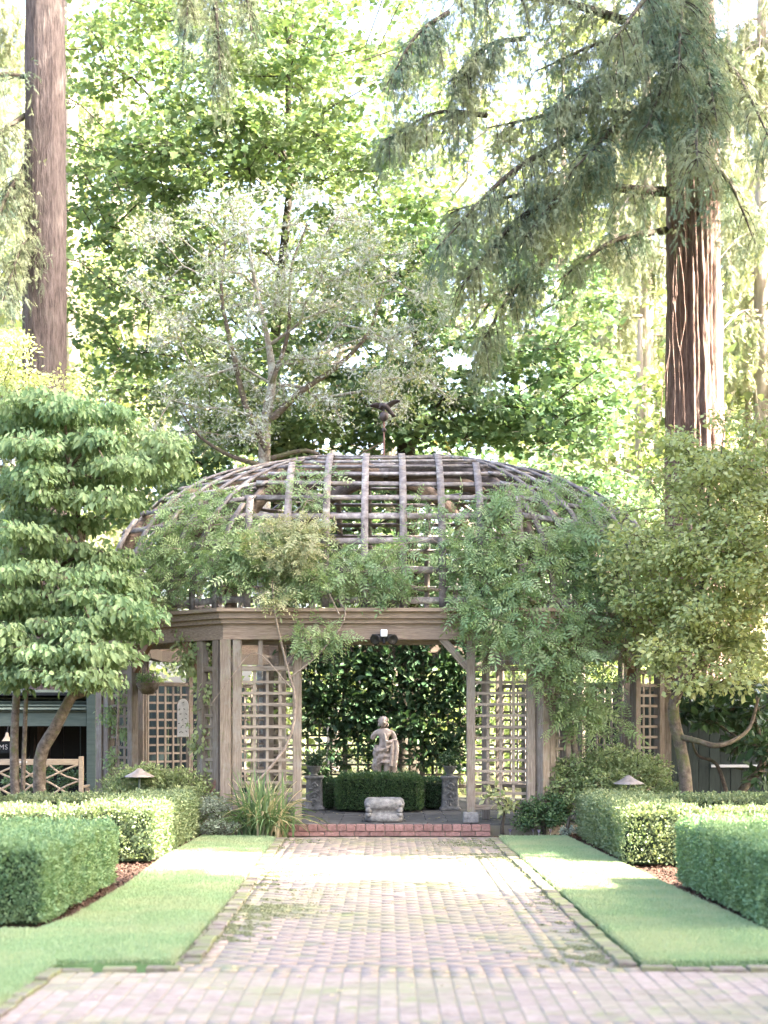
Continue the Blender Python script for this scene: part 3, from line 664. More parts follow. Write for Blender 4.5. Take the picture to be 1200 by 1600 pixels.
for i in range(8):
    a = Vector(OC[i]); b = Vector(OC[(i + 1) % 8]); mid = (a + b) / 2; d = (b - a).normalized(); n = Vector((d.y, -d.x)); apo = mid.dot(n); hw = (b - a).length / 2
    N3 = Vector((n.x, n.y, 0)); D3 = Vector((d.x, d.y, 0))
    def P3(u, sc_, r): return Vector((CX, CY, 0)) + N3 * apo * sc_ + D3 * u + Vector((0, 0, zt(r)))
    step = .535; us = [(k + .5) * step for k in range(-5, 5)] if i in (0, 4) else [k * step for k in range(-5, 6)]
    if i % 2: us = [(k + .5) * .5 for k in range(-4, 4)]
    for u in us:
        if abs(u) > hw - .06: continue
        pts = []; nv = []; wd = []
        smax = [s for s in np.linspace(0, cum[-1], 40) if arc_at(s)[0] * hw > abs(u)]
        for s in smax:
            sc_, r = arc_at(s); s2 = arc_at(min(s + .03, cum[-1])); s1 = arc_at(max(s - .03, 0))
            tg = Vector(((s2[0] - s1[0]) * apo, (s2[1] - s1[1]) * (ZT - ZC))); tg.normalize(); nn = N3 * tg.y + Vector((0, 0, -tg.x)); pts.append(P3(u, sc_, r) + nn * .03); nv.append(nn); wd.append(D3)
        if len(pts) > 2: strip('rib', pts, nv, wd, .10, .03, M['dome'])
    for s in slat_s:
        if s > cum[-1] - .15: continue
        sc_, r = arc_at(s); s2 = arc_at(min(s + .03, cum[-1])); s1 = arc_at(max(s - .03, 0))
        tg = Vector(((s2[0] - s1[0]) * apo, (s2[1] - s1[1]) * (ZT - ZC))).normalized(); nn = N3 * tg.y + Vector((0, 0, -tg.x)); L = hw * sc_ + (.09 if 1 < s < 3.6 else .02)
        tv = Vector((0, 0, 1)) if abs(tg.y) > .99 else (N3 * tg.x + Vector((0, 0, tg.y)))
        j = .01 * R.normal()
        strip('slat', [P3(-L, sc_, r + j * .3), P3(L, sc_, r - j * .3)], [nn, nn], [tv, tv], .09, .028, M['dome'])
    # hip rafter over corner i
    pts = []; nv = []; wd = []; ca = Vector((a.x, a.y, 0)); cn = ca.normalized(); cw = Vector((-cn.y, cn.x, 0))
    for s in np.linspace(0, cum[-1], 26):
        sc_, r = arc_at(s); s2 = arc_at(min(s + .03, cum[-1])); s1 = arc_at(max(s - .03, 0)); rl = ca.length
        tg = Vector(((s2[0] - s1[0]) * rl, (s2[1] - s1[1]) * (ZT - ZC))).normalized(); nn = cn * tg.y + Vector((0, 0, -tg.x))
        pts.append(Vector((CX, CY, zt(r))) + ca * sc_ - nn * .235); nv.append(nn); wd.append(cw)
    strip('hip_rafter', pts, nv, wd, .075, .21, M['arch'])
V, Fc, r = lathe([(.001, 5.50), (.22, 5.50), (.24, 5.58), (.24, 5.72), (.18, 5.76), (.05, 5.78), (.001, 5.78)], 16); part('crown_block', (V + a_([CX, CY, 0]), Fc, r), gz, M['dome'])
def dome_d(px, py):
    for d in np.arange(22.3, 30, .12):
        p = A(px, py, d); q = p - Vector((CX, CY, 0)); s = 0
        for i in range(8):
            a = Vector(OC[i]); b = Vector(OC[(i + 1) % 8]); dd = (b - a).normalized(); n = Vector((dd.y, -dd.x)); s = max(s, (q.x * n.x + q.y * n.y) / ((a + b) / 2).dot(n))
        t = (p.z - ZC) / (ZT - ZC)
        if t < 0:
            if s < 1.05: return d
        elif t < 1 and s ** NE + t ** NE < 1: return d
    return 25.5

# weather vane with eagle
wv = empty('weather_vane', (0, CY, 5.77), 'dark bronze eagle with spread wings on a ball and rod above the dome', 'weather vane')
part('rod', tube([(0, CY, 5.77), (0, CY, 6.35), (0, CY, 6.53)], [.016, .014, .012], 8), wv, M['rust'])
part('collar', (lambda g: (g[0] + a_([0, CY, 6.30]), g[1], g[2]))(lathe([(.001, -.04), (.03, -.03), (.04, 0), (.03, .03), (.001, .04)], 12)), wv, M['iron'])
part('ball', sphere((0, CY, 6.52), (.075, .075, .085), 16, 12), wv, M['iron'])
eg = part('eagle', join([tube(cr([(-.07, CY - .02, 6.66), (-.03, CY, 6.70), (.04, CY, 6.67), (.10, CY + .02, 6.60), (.15, CY + .03, 6.55)], 4), np.interp(np.linspace(0, 1, 17), [0, .12, .4, .7, 1], [.012, .035, .05, .035, .028]), 10),
    tube([(.01, CY, 6.66), (.0, CY, 6.60)], .016, 6)]), wv, M['iron'])
for sg in (-1, 1):
    P_ = []; n = 10
    for k in range(n):
        t = k / (n - 1); x = .015 + sg * (.015 + t * .235); z = 6.705 + .055 * math.sin(t * 2.6) + (.035 * t if sg > 0 else -.05 * t); ch = .15 * (1 - t ** 1.6) ** .7 + .004
        for q, (fy, fz) in enumerate(((0, 0), (.7, -.62))): P_ += [(x, CY - .02 + ch * fy, z + ch * fz), (x, CY - .02 + ch * fy + .010, z + ch * fz + .010)]
    Fc = []
    for k in range(n - 1):
        a = 4 * k; Fc += [[a, a + 2, a + 6, a + 4], [a + 1, a + 5, a + 7, a + 3], [a, a + 4, a + 5, a + 1], [a + 2, a + 3, a + 7, a + 6]]
    link('wing', fmesh('wing', P_, Fc), eg, M['iron'])
tl = [(.08, CY, 6.635), (.10, CY + .02, 6.645), (.20, CY + .05, 6.53), (.13, CY + .04, 6.505)]
link('tail', fmesh('tail', tl + [(a, b + .012, c) for a, b, c in tl], [[0, 1, 2, 3], [7, 6, 5, 4], [0, 4, 5, 1], [1, 5, 6, 2], [2, 6, 7, 3], [3, 7, 4, 0]]), eg, M['iron'])
part('beak', tube([(-.07, CY - .02, 6.66), (-.095, CY - .03, 6.645)], [.012, .003], 6), eg, M['iron'])
# floodlight
fl = empty('floodlight', (0, 22.66, 2.72), 'black twin floodlight with white motion sensor fixed under the pavilion beam', 'lamp')
box('mounting_plate', (-.005, 22.72, 2.70), (.32, .02, .10), M['black'], fl)
box('sensor', (0, 22.66, 2.76), (.095, .08, .10), M['lens'], fl, .012)
part('sensor_arm', tube([(0, 22.68, 2.70), (0, 22.66, 2.62)], .022, 10), fl, M['black'])
for sg in (-1, 1):
    g = lathe([(.001, .05), (.045, .05), (.07, -.02), (.075, -.04), (.06, -.04), (.001, -.02)], 14)
    Rm = np.array((Matrix.Rotation(sg * rad(25), 3, 'Z') @ Matrix.Rotation(rad(-75), 3, 'X')))
    V = g[0] @ Rm.T + a_([sg * .105, 22.62, 2.68]); part('lamp_head', (V, g[1], g[2]), fl, M['black'])

# ------------------------------------------------------------------ statue, basin, pedestals
sy = 27.6; zb = .38
stt = empty('statue', (0, sy, zb), 'weathered stone statue of a draped classical youth leaning on a stump before dark ivy', 'statue')
def skin(name, verts, edges, radii, mat, parent, root=0, sub=2):
    me = bpy.data.meshes.new(name); me.from_pydata(verts, edges, []); o = bpy.data.objects.new(name, me); COL.objects.link(o)
    md = o.modifiers.new('s', 'SKIN'); sv = me.skin_vertices[0].data
    for k, r in enumerate(radii): sv[k].radius = (r, r * .92) if not isinstance(r, tuple) else r
    sv[root].use_root = True; md.use_smooth_shade = True
    m2 = o.modifiers.new('u', 'SUBSURF'); m2.levels = sub; m2.render_levels = sub
    dg = bpy.context.evaluated_depsgraph_get(); ev = o.evaluated_get(dg); nm = bpy.data.meshes.new_from_object(ev); bpy.data.objects.remove(o); nm.name = name
    nm.materials.clear(); return link(name, nm, parent, mat)
def S(x, y, z): return (x * 1.0 - .0, sy + y, zb + z)
H = 1.27
bv = [S(-.01, 0, .70), S(0, .0, .80), S(.0, 0, .93), S(.005, 0, 1.02), S(.0, -.01, 1.08), S(-.005, -.02, 1.12),
      S(-.08, 0, .66), S(-.10, -.03, .42), S(-.095, .0, .20), S(-.095, 0, .05), S(-.11, -.07, .025),
      S(.06, 0, .66), S(.05, -.08, .42), S(.035, 0, .20), S(.035, .02, .05), S(.03, -.06, .025),
      S(-.145, 0, 1.0), S(-.185, .01, .93), S(-.20, .01, .885),
      S(.15, 0, 1.0), S(.185, .0, .87), S(.09, -.12, .845), S(.02, -.14, .85)]
be = [(0, 1), (1, 2), (2, 3), (3, 4), (4, 5), (0, 6), (6, 7), (7, 8), (8, 9), (9, 10), (0, 11), (11, 12), (12, 13), (13, 14), (14, 15), (3, 16), (16, 17), (17, 18), (3, 19), (19, 20), (20, 21), (21, 22)]
br = [(.115, .085), (.112, .078), (.135, .09), (.11, .07), (.05, .045), (.045, .045), (.08, .08), (.06, .06), (.045, .05), (.03, .03), (.025, .02), (.08, .08), (.06, .06), (.045, .05), (.03, .03), (.025, .02), (.05, .05), (.046, .046), (.042, .042), (.05, .05), (.042, .042), (.034, .034), (.026, .026)]
body = skin('body', bv, be, br, M['statue'], stt)
hd = sphere((-.012, sy - .03, zb + 1.185), (.066, .078, .092), 24, 18)
Vh = hd[0].copy(); q = Vh - a_([-.012, sy - .03, zb + 1.185])
fr = q[:, 1] < -.02
Vh[:, 1] -= np.exp(-((q[:, 0] / .014) ** 2 + ((q[:, 2] + .01) / .022) ** 2)) * .022 * fr      # nose
for ex in (-.024, .024): Vh[:, 1] += np.exp(-(((q[:, 0] - ex) / .013) ** 2 + ((q[:, 2] - .012) / .010) ** 2)) * .012 * fr
Vh[:, 1] += np.exp(-((q[:, 0] / .02) ** 2 + ((q[:, 2] + .042) / .006) ** 2)) * .008 * fr
part('head', (Vh, hd[1], hd[2]), stt, M['statue'])
hp = []
for k in range(46):
    v = nrm(R.normal(size=3)); v[2] = abs(v[2]) * .9 + .05
    if v[1] < -.2 and v[2] < .80: continue
    hp.append(sphere(a_([-.012, sy - .022, zb + 1.19]) + v * a_([.072, .064, .076]), R.uniform(.016, .024), 8, 5))
for ex in (-.07, .07): hp.append(sphere((ex - .012, sy, zb + 1.14), (.02, .025, .035), 8, 6))
part('hair', join(hp), stt, M['statue'])
# drapery wrapped round hips, hanging in folds
def drape():
    V = []; nA, nZ = 56, 22
    for k in range(nZ):
        t = k / (nZ - 1)
        for j in range(nA):
            a = 2 * math.pi * j / nA; x = math.cos(a); y = math.sin(a)
            top = .745 - .05 * x + .02 * math.sin(a * 2); bot = .49 + .08 * x * (1 if y < 0 else .2) + .04 * math.sin(3 * a + 1)
            z = top + (bot - top) * t; fold = .016 * math.sin(a * 9 + 5 * t + 2 * x) * (.3 + t) + .008 * math.sin(a * 17 - 8 * t) + .014 * math.sin(14 * (t + .25 * x))
            rx = .145 + .03 * t + fold; ry = .125 + .03 * t + fold; V.append(S(x * rx - .01, y * ry - .01, z))
    Fc = [[k * nA + j, k * nA + (j + 1) % nA, (k + 1) * nA + (j + 1) % nA, (k + 1) * nA + j] for k in range(nZ - 1) for j in range(nA)]
    return a_(V), a_(Fc), np.full(len(Fc), .5)
part('drapery', drape(), stt, M['statue'])
part('drapery', join([tube(cr([S(-.165, -.03, .74), S(-.10, -.11, .70), S(.02, -.135, .74), S(.12, -.10, .80), S(.17, -.02, .84)], 4), [.02, .028, .032, .032, .03, .03, .03, .028, .026, .03, .028, .026, .03, .03, .028, .025, .02], 8),
    tube(cr([S(.19, -.06, .88), S(.20, -.08, .70), S(.17, -.09, .52), S(.16, -.07, .44)], 5), np.linspace(.045, .055, 16), 8),
    tube(cr([S(.14, -.09, .86), S(.13, -.12, .66), S(.11, -.12, .46)], 5), np.linspace(.03, .042, 11), 8),
    tube(cr([S(.0, -.10, 1.0), S(.03, -.13, .86), S(.05, -.13, .7)], 5), np.linspace(.02, .03, 11), 8)]), stt, M['statue'])
part('stump', tube([S(.17, .02, 0), S(.165, .02, .2), S(.155, .02, .45), S(.19, .02, .7), S(.20, .02, .84)], [.085, .07, .06, .058, .05], 12), stt, M['statue'])
box('plinth', (0.02, sy, zb - .105), (.52, .42, .21), M['stone'], stt, .015)
# stone basin
bs = empty('stone_basin', (0, 23.1, ZD), 'squat grey carved stone basin standing at the front of the pavilion floor', 'basin')
pr = [(.001, 0), (.235, 0), (.262, .02), (.268, .07), (.24, .10), (.215, .125), (.218, .165), (.25, .185), (.272, .205), (.28, .26), (.268, .305), (.235, .33), (.20, .33), (.185, .31), (.18, .20), (.001, .19)]
V, Fc, r = lathe(pr, 56, 4.0); an = np.arctan2(V[:, 1], V[:, 0])
mk = (V[:, 2] > .09) & (V[:, 2] < .2) & (np.hypot(V[:, 0], V[:, 1]) > .21); V[mk] += (a_([1, 1, 0]) * nrm(V[mk] * a_([1, 1, 0]))) * (.03 * np.maximum(0, np.cos(an[mk] * 4 + math.pi)) ** 2)[:, None]
V[:, 2] += ((np.abs(V[:, 2] - .185) < .03)) * .008 * np.sin(an * 26)
V += (vnoise(V, 30, 4) * .004)[:, None] * nrm(V * a_([1, 1, .3]) + 1e-6); part('bowl', (V + a_([0.005, 23.12, ZD]), Fc, r), bs, M['stone'])
for k in range(4):
    a = rad(45 + 90 * k); part('bracket', join([sphere((.005 + .285 * math.cos(a) * 1.05, 23.12 + .285 * math.sin(a) * 1.05, ZD + z), (.05, .05, h), 10, 7) for z, h in ((.17, .05), (.10, .04), (.24, .035))]), bs, M['stone'])
# carved pedestals with urns
for k, (px, lab, l2) in enumerate(((491, 'carved grey stone pedestal left of the statue behind the strappy leaved clump', 'small grey urn of trailing greenery on the left pedestal'), (703, 'carved grey stone pedestal right of the statue beside the front post', 'small grey urn of trailing greenery on the right pedestal'))):
    d = 26.2; x = (px - 600) * d / F; pd = empty('pedestal', (x, d, ZD), lab, 'pedestal', 'carved pedestals beside the statue')
    V, Fc, r = lathe([(.001, 0), (.165, 0), (.165, .04), (.14, .06), (.132, .10), (.122, .46), (.13, .49), (.15, .51), (.15, .54), (.001, .54)], 40, 12); part('shaft', (V + a_([x, d, ZD]), Fc, r), pd, M['stone'], False)
    sc = []
    for (cx_, cz, rr, s) in ((0, .38, .055, 1), (.02, .24, .06, -1), (-.01, .14, .05, 1)):
        t = np.linspace(0, 4.6, 18); sc.append(tube(np.stack([x + cx_ + s * rr * np.cos(t) * (1 - t / 7), np.full(18, d - .132), ZD + cz + rr * np.sin(t) * (1 - t / 7)], 1), np.linspace(.02, .009, 18), 6))
    for q in range(9): sc.append(sphere((x + R.uniform(-.08, .08), d - .128, ZD + .09 + q * .042), (R.uniform(.015, .035), .022, R.uniform(.015, .03)), 8, 5))
    part('carving', join(sc), pd, M['stone'])
    ur = empty('urn', (x, d, ZD + .541), l2, 'urn', 'urns on the pedestals')
    V, Fc, r = lathe([(.001, 0), (.065, 0), (.06, .02), (.05, .035), (.075, .07), (.095, .10), (.10, .13), (.115, .14), (.115, .155), (.09, .155), (.08, .12), (.001, .12)], 24); part('bowl', (V + a_([x, d, ZD + .541]), Fc, r), ur, M['urn'])
    c = ell_pts(a_([x, d, ZD + .80]), (.16, .14, .09), 14); V, Fc, r = foliage(c, 40, (.09, .09, .06), T_RH, .04, 'out'); f = link('plant', fmesh('plant', V, Fc, r), ur, M['darkvine']); f['kind'] = 'stuff'
    part('stem', join([tube([(x, d, ZD + .66), tuple(q)], [.006, .003], 4) for q in c[:8]]), ur, M['bark'])

# ------------------------------------------------------------------ buildings behind
bl_ = empty('restroom_building', (-7.5, 27.6, 0), 'low green timber restroom building with a dark open front behind the bench', 'building')
Xr = (150 - 600) * 27.0 / F
box('corner_post', (Xr - .07, 27.0, 1.02), (.14, .14, 2.2), M['green'], bl_, .006)
z0, z1, z2 = A(0, 1135, 27).z, A(0, 1113, 27).z, A(0, 1085, 27.3).z
box('fascia', ((Xr - .15 - 12) / 2, 27.0, (z0 + z1) / 2), (12 + Xr - .15, .05, z1 - z0 - .006), M['green'], bl_, .004)
rf = link('roof', fmesh('roof', [(-12, 26.95, z1), (Xr - .14, 26.95, z1), (Xr - .14, 27.9, z2 + .06), (-12, 27.9, z2 + .06), (-12, 26.95, z1 + .02), (Xr - .14, 26.95, z1 + .02), (Xr - .14, 27.9, z2 + .09), (-12, 27.9, z2 + .09)], [[3, 2, 1, 0], [4, 5, 6, 7], [0, 1, 5, 4], [1, 2, 6, 5], [2, 3, 7, 6], [3, 0, 4, 7]]), bl_, M['green'])
for k in range(5): box('roof_board', ((Xr - .16 - 12) / 2, 26.99 + .19 * k, z1 + .045 + .064 * k), (12 + Xr - .16, .17, .02), M['green'], bl_, .003)
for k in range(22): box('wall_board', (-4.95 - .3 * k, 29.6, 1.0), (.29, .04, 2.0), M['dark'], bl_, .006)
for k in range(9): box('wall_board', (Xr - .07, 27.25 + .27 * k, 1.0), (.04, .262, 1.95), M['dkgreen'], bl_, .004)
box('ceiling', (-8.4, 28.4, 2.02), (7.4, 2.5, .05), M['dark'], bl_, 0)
fc = bpy.data.curves.new('t', 'FONT'); fc.body = 'RESTROOMS'; fc.size = .115; fc.align_x = 'RIGHT'; fc.extrude = .004; fc.space_character = 1.1
fo = bpy.data.objects.new('t', fc); COL.objects.link(fo); dg = bpy.context.evaluated_depsgraph_get(); tm = bpy.data.meshes.new_from_object(fo.evaluated_get(dg)); bpy.data.objects.remove(fo); tm.name = 'lettering'
pS = A(12, 1171, 27.4)
sgn = empty('sign', (pS.x - .5, 27.45, pS.z), 'dark sign with small white capital letters inside the open front of the restroom building', 'sign')
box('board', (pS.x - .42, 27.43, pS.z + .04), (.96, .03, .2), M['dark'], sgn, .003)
for zz in (0.14, ): 
    for xx in (-.8, -.05): part('hanger', tube([(pS.x + xx, 27.43, pS.z + .14), (pS.x + xx, 27.43, 2.0)], .005, 5), sgn, M['black'])
link('lettering', tm, sgn, M['white'], Matrix.Translation((pS.x, 27.41, pS.z)) @ Matrix.Rotation(rad(90), 4, 'X'))
pb = A(11, 1150, 26.6); bell = empty('hanging_lamp', tuple(pb), 'small brown bell shaped lamp hanging at the front of the restroom building', 'lamp')
V, Fc, r = lathe([(.085, -.08), (.06, -.05), (.03, .0), (.02, .05), (.001, .06)], 16); part('shade', (V + a_(pb), Fc, r), bell, M['bench'])
part('hanger', tube([tuple(pb + Vector((0, 0, .05))), (pb.x, pb.y + .1, z0 + .02)], .006, 6), bell, M['black'])
br_ = empty('dark_building', (7, 27.3, 0), 'dark green building of vertical boards with a pale rail behind the right small tree', 'building')
for k in range(28): box('wall_board', (4.72 + .175 * k, 27.3 + .003 * (k % 2), 1.05), (.168, .03, 2.1), M['dkgreen'], br_, .004)
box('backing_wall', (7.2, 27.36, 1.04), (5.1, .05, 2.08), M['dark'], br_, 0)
box('roof', (7.2, 28.3, 2.16), (5.4, 2.4, .1), M['dkgreen'], br_, .01); box('fascia', (7.2, 27.12, 2.15), (5.4, .05, .16), M['green'], br_, .005)
pr_ = A(1112, 1197, 27.2); pr2 = A(1188, 1197, 27.2); box('rail', ((pr_.x + pr2.x) / 2, 27.24, pr_.z), (pr2.x - pr_.x, .05, .045), M['lens'], br_, .004)
for sgx, lab in ((-1, 'dark board fence seen through the lattice left of the statue'), (1, 'dark board fence seen through the lattice right of the statue')):
    fe = empty('board_fence', (sgx * 4.5, 32.2, 0), lab, 'fence', 'board fences behind the pavilion')
    for k in range(22): box('fence_board', (sgx * (2.75 + .19 * k), 32.2 + .004 * (k % 2), 1.15), (.182, .025, 2.3), M['dkgreen'], fe, .003)
    for z in (.5, 1.9): box('rail', (sgx * 4.75, 32.25, z), (4.2, .05, .09), M['dkgreen'], fe, .003)

# ------------------------------------------------------------------ bench
bd = 23.6
bx1 = (127 - 600) * bd / F; bx0 = bx1 - 1.75
bn = empty('garden_bench', ((bx0 + bx1) / 2, bd, 0), 'pale teak garden bench with a criss cross curved lattice back beside the restroom building', 'bench')
zt_ = A(0, 1184, bd).z; zb_ = A(0, 1238, bd).z
for x in (bx0, bx1):
    box('leg', (x, bd, (zt_ + .02) / 2), (.065, .065, zt_ + .02), M['bench'], bn, .006); box('leg', (x, bd + .5, .3), (.065, .065, .6), M['bench'], bn, .006)
    box('armrest', (x, bd + .27, .63), (.07, .5, .035), M['bench'], bn, .006)
box('top_rail', ((bx0 + bx1) / 2, bd, zt_ - .06), (bx1 - bx0 - .07, .045, .085), M['bench'], bn, .006)
box('bottom_rail', ((bx0 + bx1) / 2, bd, .45), (bx1 - bx0 - .07, .04, .06), M['bench'], bn, .006)
box('nameplate', (A(37, 1189, bd).x, bd - .027, zt_ - .06), (.11, .008, .03), M['white'], bn, .001)
for k in range(5): box('seat_slat', ((bx0 + bx1) / 2, bd + .07 + .1 * k, .44), (bx1 - bx0 - .08, .08, .022), M['bench'], bn, .004)
zl, zh = .49, zt_ - .10; hh = zh - zl; wdt = bx1 - bx0 - .07; xL = bx0 + .035
def lath(pts): part('lath', tube(cr([(xL + wdt * u, bd + dy, zl + hh * v) for u, v, dy in pts], 6), .016, 6), bn, M['bench'])
for k in range(2):
    o = k * .5
    lath([(o, .05, -.012), (o + .125, .42, -.012), (o + .25, .62, -.012), (o + .42, .9, -.012), (o + .5, 1, -.012)])
    lath([(o, .95, .012), (o + .125, .6, .012), (o + .25, .45, .012), (o + .4, .12, .012), (o + .5, .02, .012)])
    lath([(o, .5, -.004), (o + .12, .3, -.004), (o + .25, .02, -.004)]); lath([(o, .52, .004), (o + .12, .75, .004), (o + .25, 1, .004)])
    lath([(o + .25, 1, -.006), (o + .36, .7, -.006), (o + .5, .52, -.006)]); lath([(o + .25, .02, .006), (o + .38, .32, .006), (o + .5, .5, .006)])

# ------------------------------------------------------------------ path lamps, plaque, basket
for px, py, d, lab in ((218, 1211, 22.7, 'pewter hat shaped path lamp behind the left sunlit hedge'), (982, 1222, 22.4, 'pewter hat shaped path lamp behind the right sunlit hedge')):
    p = A(px, py, d); lp = empty('path_lamp', (p.x, p.y, 0), lab, 'lamp', 'hat shaped path lamps in the beds')
    g = lathe([(.205, -.025), (.20, -.012), (.13, .02), (.07, .055), (.035, .085), (.018, .09), (.001, .092)], 24); part('shade', (g[0] + a_(p), g[1], g[2]), lp, M['metal'])
    g = lathe([(.001, -.02), (.204, -.027)], 24); part('reflector', (g[0] + a_(p), g[1], g[2]), lp, M['metal'])
    part('stem', tube([(p.x, p.y, -.02), (p.x, p.y, p.z)], .016, 8), lp, M['green'])
pd_ = 26.2; pc = A(286, 1151, pd_); w2 = .09; hgt = (1151 - 1092) * pd_ / F
pq = empty('carved_plaque', (pc.x, pd_, ZD), 'narrow white pointed arch plaque with pierced carving standing before the left lattice', 'plaque')
out = [(-w2, 0), (w2, 0), (w2, hgt * .78)] + [(w2 * math.cos(t) ** .8, hgt * .78 + hgt * .22 * math.sin(t)) for t in np.linspace(.15, math.pi / 2 - .1, 5)] + [(0, hgt)] + [(-w2 * math.cos(t) ** .8, hgt * .78 + hgt * .22 * math.sin(t)) for t in np.linspace(math.pi / 2 - .1, .15, 5)] + [(-w2, hgt * .78)]
def plate(name, pts, y0, y1, mat, par):
    n = len(pts); V = [(pc.x + x, y, pc.z + z) for y in (y0, y1) for x, z in pts]; me = bpy.data.meshes.new(name)
    me.from_pydata(V, [], [list(range(n)), list(range(2 * n - 1, n - 1, -1))] + [[i, i + n, (i + 1) % n + n, (i + 1) % n] for i in range(n)]); return link(name, me, par, mat)
plate('panel', out, pd_ - .015, pd_ + .015, M['white'], pq)
plate('frame', [(x * 1.12, z * 1.03 - .005) for x, z in out], pd_ + .017, pd_ + .05, M['arch'], pq)
for (u, v, a) in ((.1, .91, 30), (.25, .73, -35), (-.6, .72, 60), (-.4, .6, 10), (.6, .6, -40), (.5, .48, -30), (-.1, .45, 45), (-.7, .35, 20), (.5, .34, -20), (-.3, .25, 70), (.0, .3, 20), (.6, .14, -50), (-.5, .12, 40), (-.1, .12, -30)):
    beam('carving', (pc.x + u * w2 - .016 * math.cos(rad(a)), pd_ - .018, pc.z + v * hgt - .016 * math.sin(rad(a))), (pc.x + u * w2 + .016 * math.cos(rad(a)), pd_ - .018, pc.z + v * hgt + .016 * math.sin(rad(a))), .008, .012, M['urn'], pq, bev=0)
for x in (-.045, .06): beam('leg', (pc.x + x, pd_ + .03, ZD), (pc.x + x, pd_ + .03, pc.z), .025, .025, M['lattice'], pq, up=(0, -1, 0), bev=0)
pk = A(231, 1068, 24.2); hb = empty('hanging_basket', tuple(pk), 'mossy hanging flower basket with small pink blooms under the left pavilion beam', 'hanging basket')
g = lathe([(.001, -.16), (.09, -.15), (.145, -.08), (.17, 0), (.165, .01), (.001, .0)], 20); V = g[0] + (vnoise(g[0], 30, 2) * .008)[:, None]; part('basket', (V + a_(pk), g[1], g[2]), hb, M['mossbark'])
c = ell_pts(a_(pk) + a_([0, 0, .07]), (.18, .15, .09), 16); V, Fc, r = foliage(c, 45, (.08, .08, .07), T_RH, .035, 'out'); f = link('plant', fmesh('plant', V, Fc, r), hb, M['vine']); f['kind'] = 'stuff'
V, Fc, r = foliage(ell_pts(a_(pk) + a_([0, -.06, .08]), (.2, .12, .1), 14), 6, (.02, .02, .02), T_RH, .03, 'any'); f = link('flowers', fmesh('flowers', V, Fc, r), hb, M['pink']); f['kind'] = 'stuff'
for a in (0, 2.1, 4.2): part('chain', tube([(pk.x + .16 * math.cos(a), pk.y + .16 * math.sin(a), pk.z), (pk.x, pk.y, 2.66)], .004, 4), hb, M['black'])

# ------------------------------------------------------------------ big trunks
def bigtrunk(name, label, pts, rr, mat, flute=.04, nf=9, sides=48, seed=0, extra=None, cat='tree', group=None, seg=6, relief=.02):
    root = empty(name, tuple(pts[0]), label, cat, group); C_ = cr(pts, seg * 4); m = len(C_)
    rad_ = np.interp(np.linspace(0, 1, m), np.linspace(0, 1, len(rr)), rr); V, Fc, r = tube(C_, rad_, sides)
    ax = np.repeat(C_, sides, 0); dr = nrm(V - ax); an = np.tile(np.arange(sides) * 2 * math.pi / sides, m); z = V[:, 2]
    cc_ = np.stack([np.cos(an), np.sin(an), z * .07], 1)
    rel = flute * vnoise(cc_, 3.2, seed + 11) * 1.5 + relief * 1.5 * (.5 - np.abs(vnoise(cc_ * a_([1, 1, 2.5]), 9.0, seed + 7))) + relief * .7 * np.sin(an * 31 + 2.5 * vnoise(cc_ * a_([1, 1, 6]), 3.0, seed)) + relief * .8 * vnoise(np.stack([np.cos(an) * 3, np.sin(an) * 3, z * .8], 1), 2.5, seed)
    rel = rel + relief * 1.1 * vnoise(np.stack([np.cos(an) * 9, np.sin(an) * 9, z * 1.3], 1), 2.2, seed + 3)
    V = V + dr * rel[:, None]; root_trunk = link('trunk', fmesh('trunk', V, Fc, None, None, True), root, mat); return root
def xz(px, py, d): return tuple(A(px, py, d))
LD = 30.0
leftfir = bigtrunk('fir_tree', 'tall straight fir with bare purplish brown trunk at the left edge', [(xz(71, 0, LD)[0] - .0, LD, 0), (xz(71, 0, LD)[0], LD, 4), (xz(71, 0, LD)[0], LD, 9), (xz(71, 0, LD)[0], LD, 16), (xz(71, 0, LD)[0], LD, 24)], [.46, .385, .365, .33, .2], M['firbark'], .008, 5, 72, 1, relief=.012)
RD = 31.5
rx = xz(1085, 0, RD)[0]
rightred = bigtrunk('redwood_tree', 'massive fluted reddish brown conifer trunk with drooping boughs on the right', [(rx + .02, RD, 0), (rx + .02, RD, 4), (rx - .0, RD, 8), (rx - .06, RD, 12), (rx - .12, RD, 17), (rx - .12, RD, 26)], [.72, .57, .51, .47, .40, .2], M['redbark'], .04, 5, 160, 4, relief=.024)
bigtrunk('fir_tree', 'dark narrow fir trunk half hidden behind the tall left trunk', [(xz(52, 0, 34)[0], 34, 0), (xz(52, 0, 34)[0], 34, 7), (xz(50, 0, 34)[0], 34, 14)], [.3, .26, .12], M['bark'], .01, 5, 24, 2)
bigtrunk('fir_tree', 'pale far fir trunk just right of the tall left trunk', [(xz(112, 0, 44)[0], 44, 0), (xz(112, 0, 44)[0], 44, 10), (xz(110, 0, 44)[0], 44, 24)], [.22, .2, .14], M['farbark'], .01, 5, 24, 3)

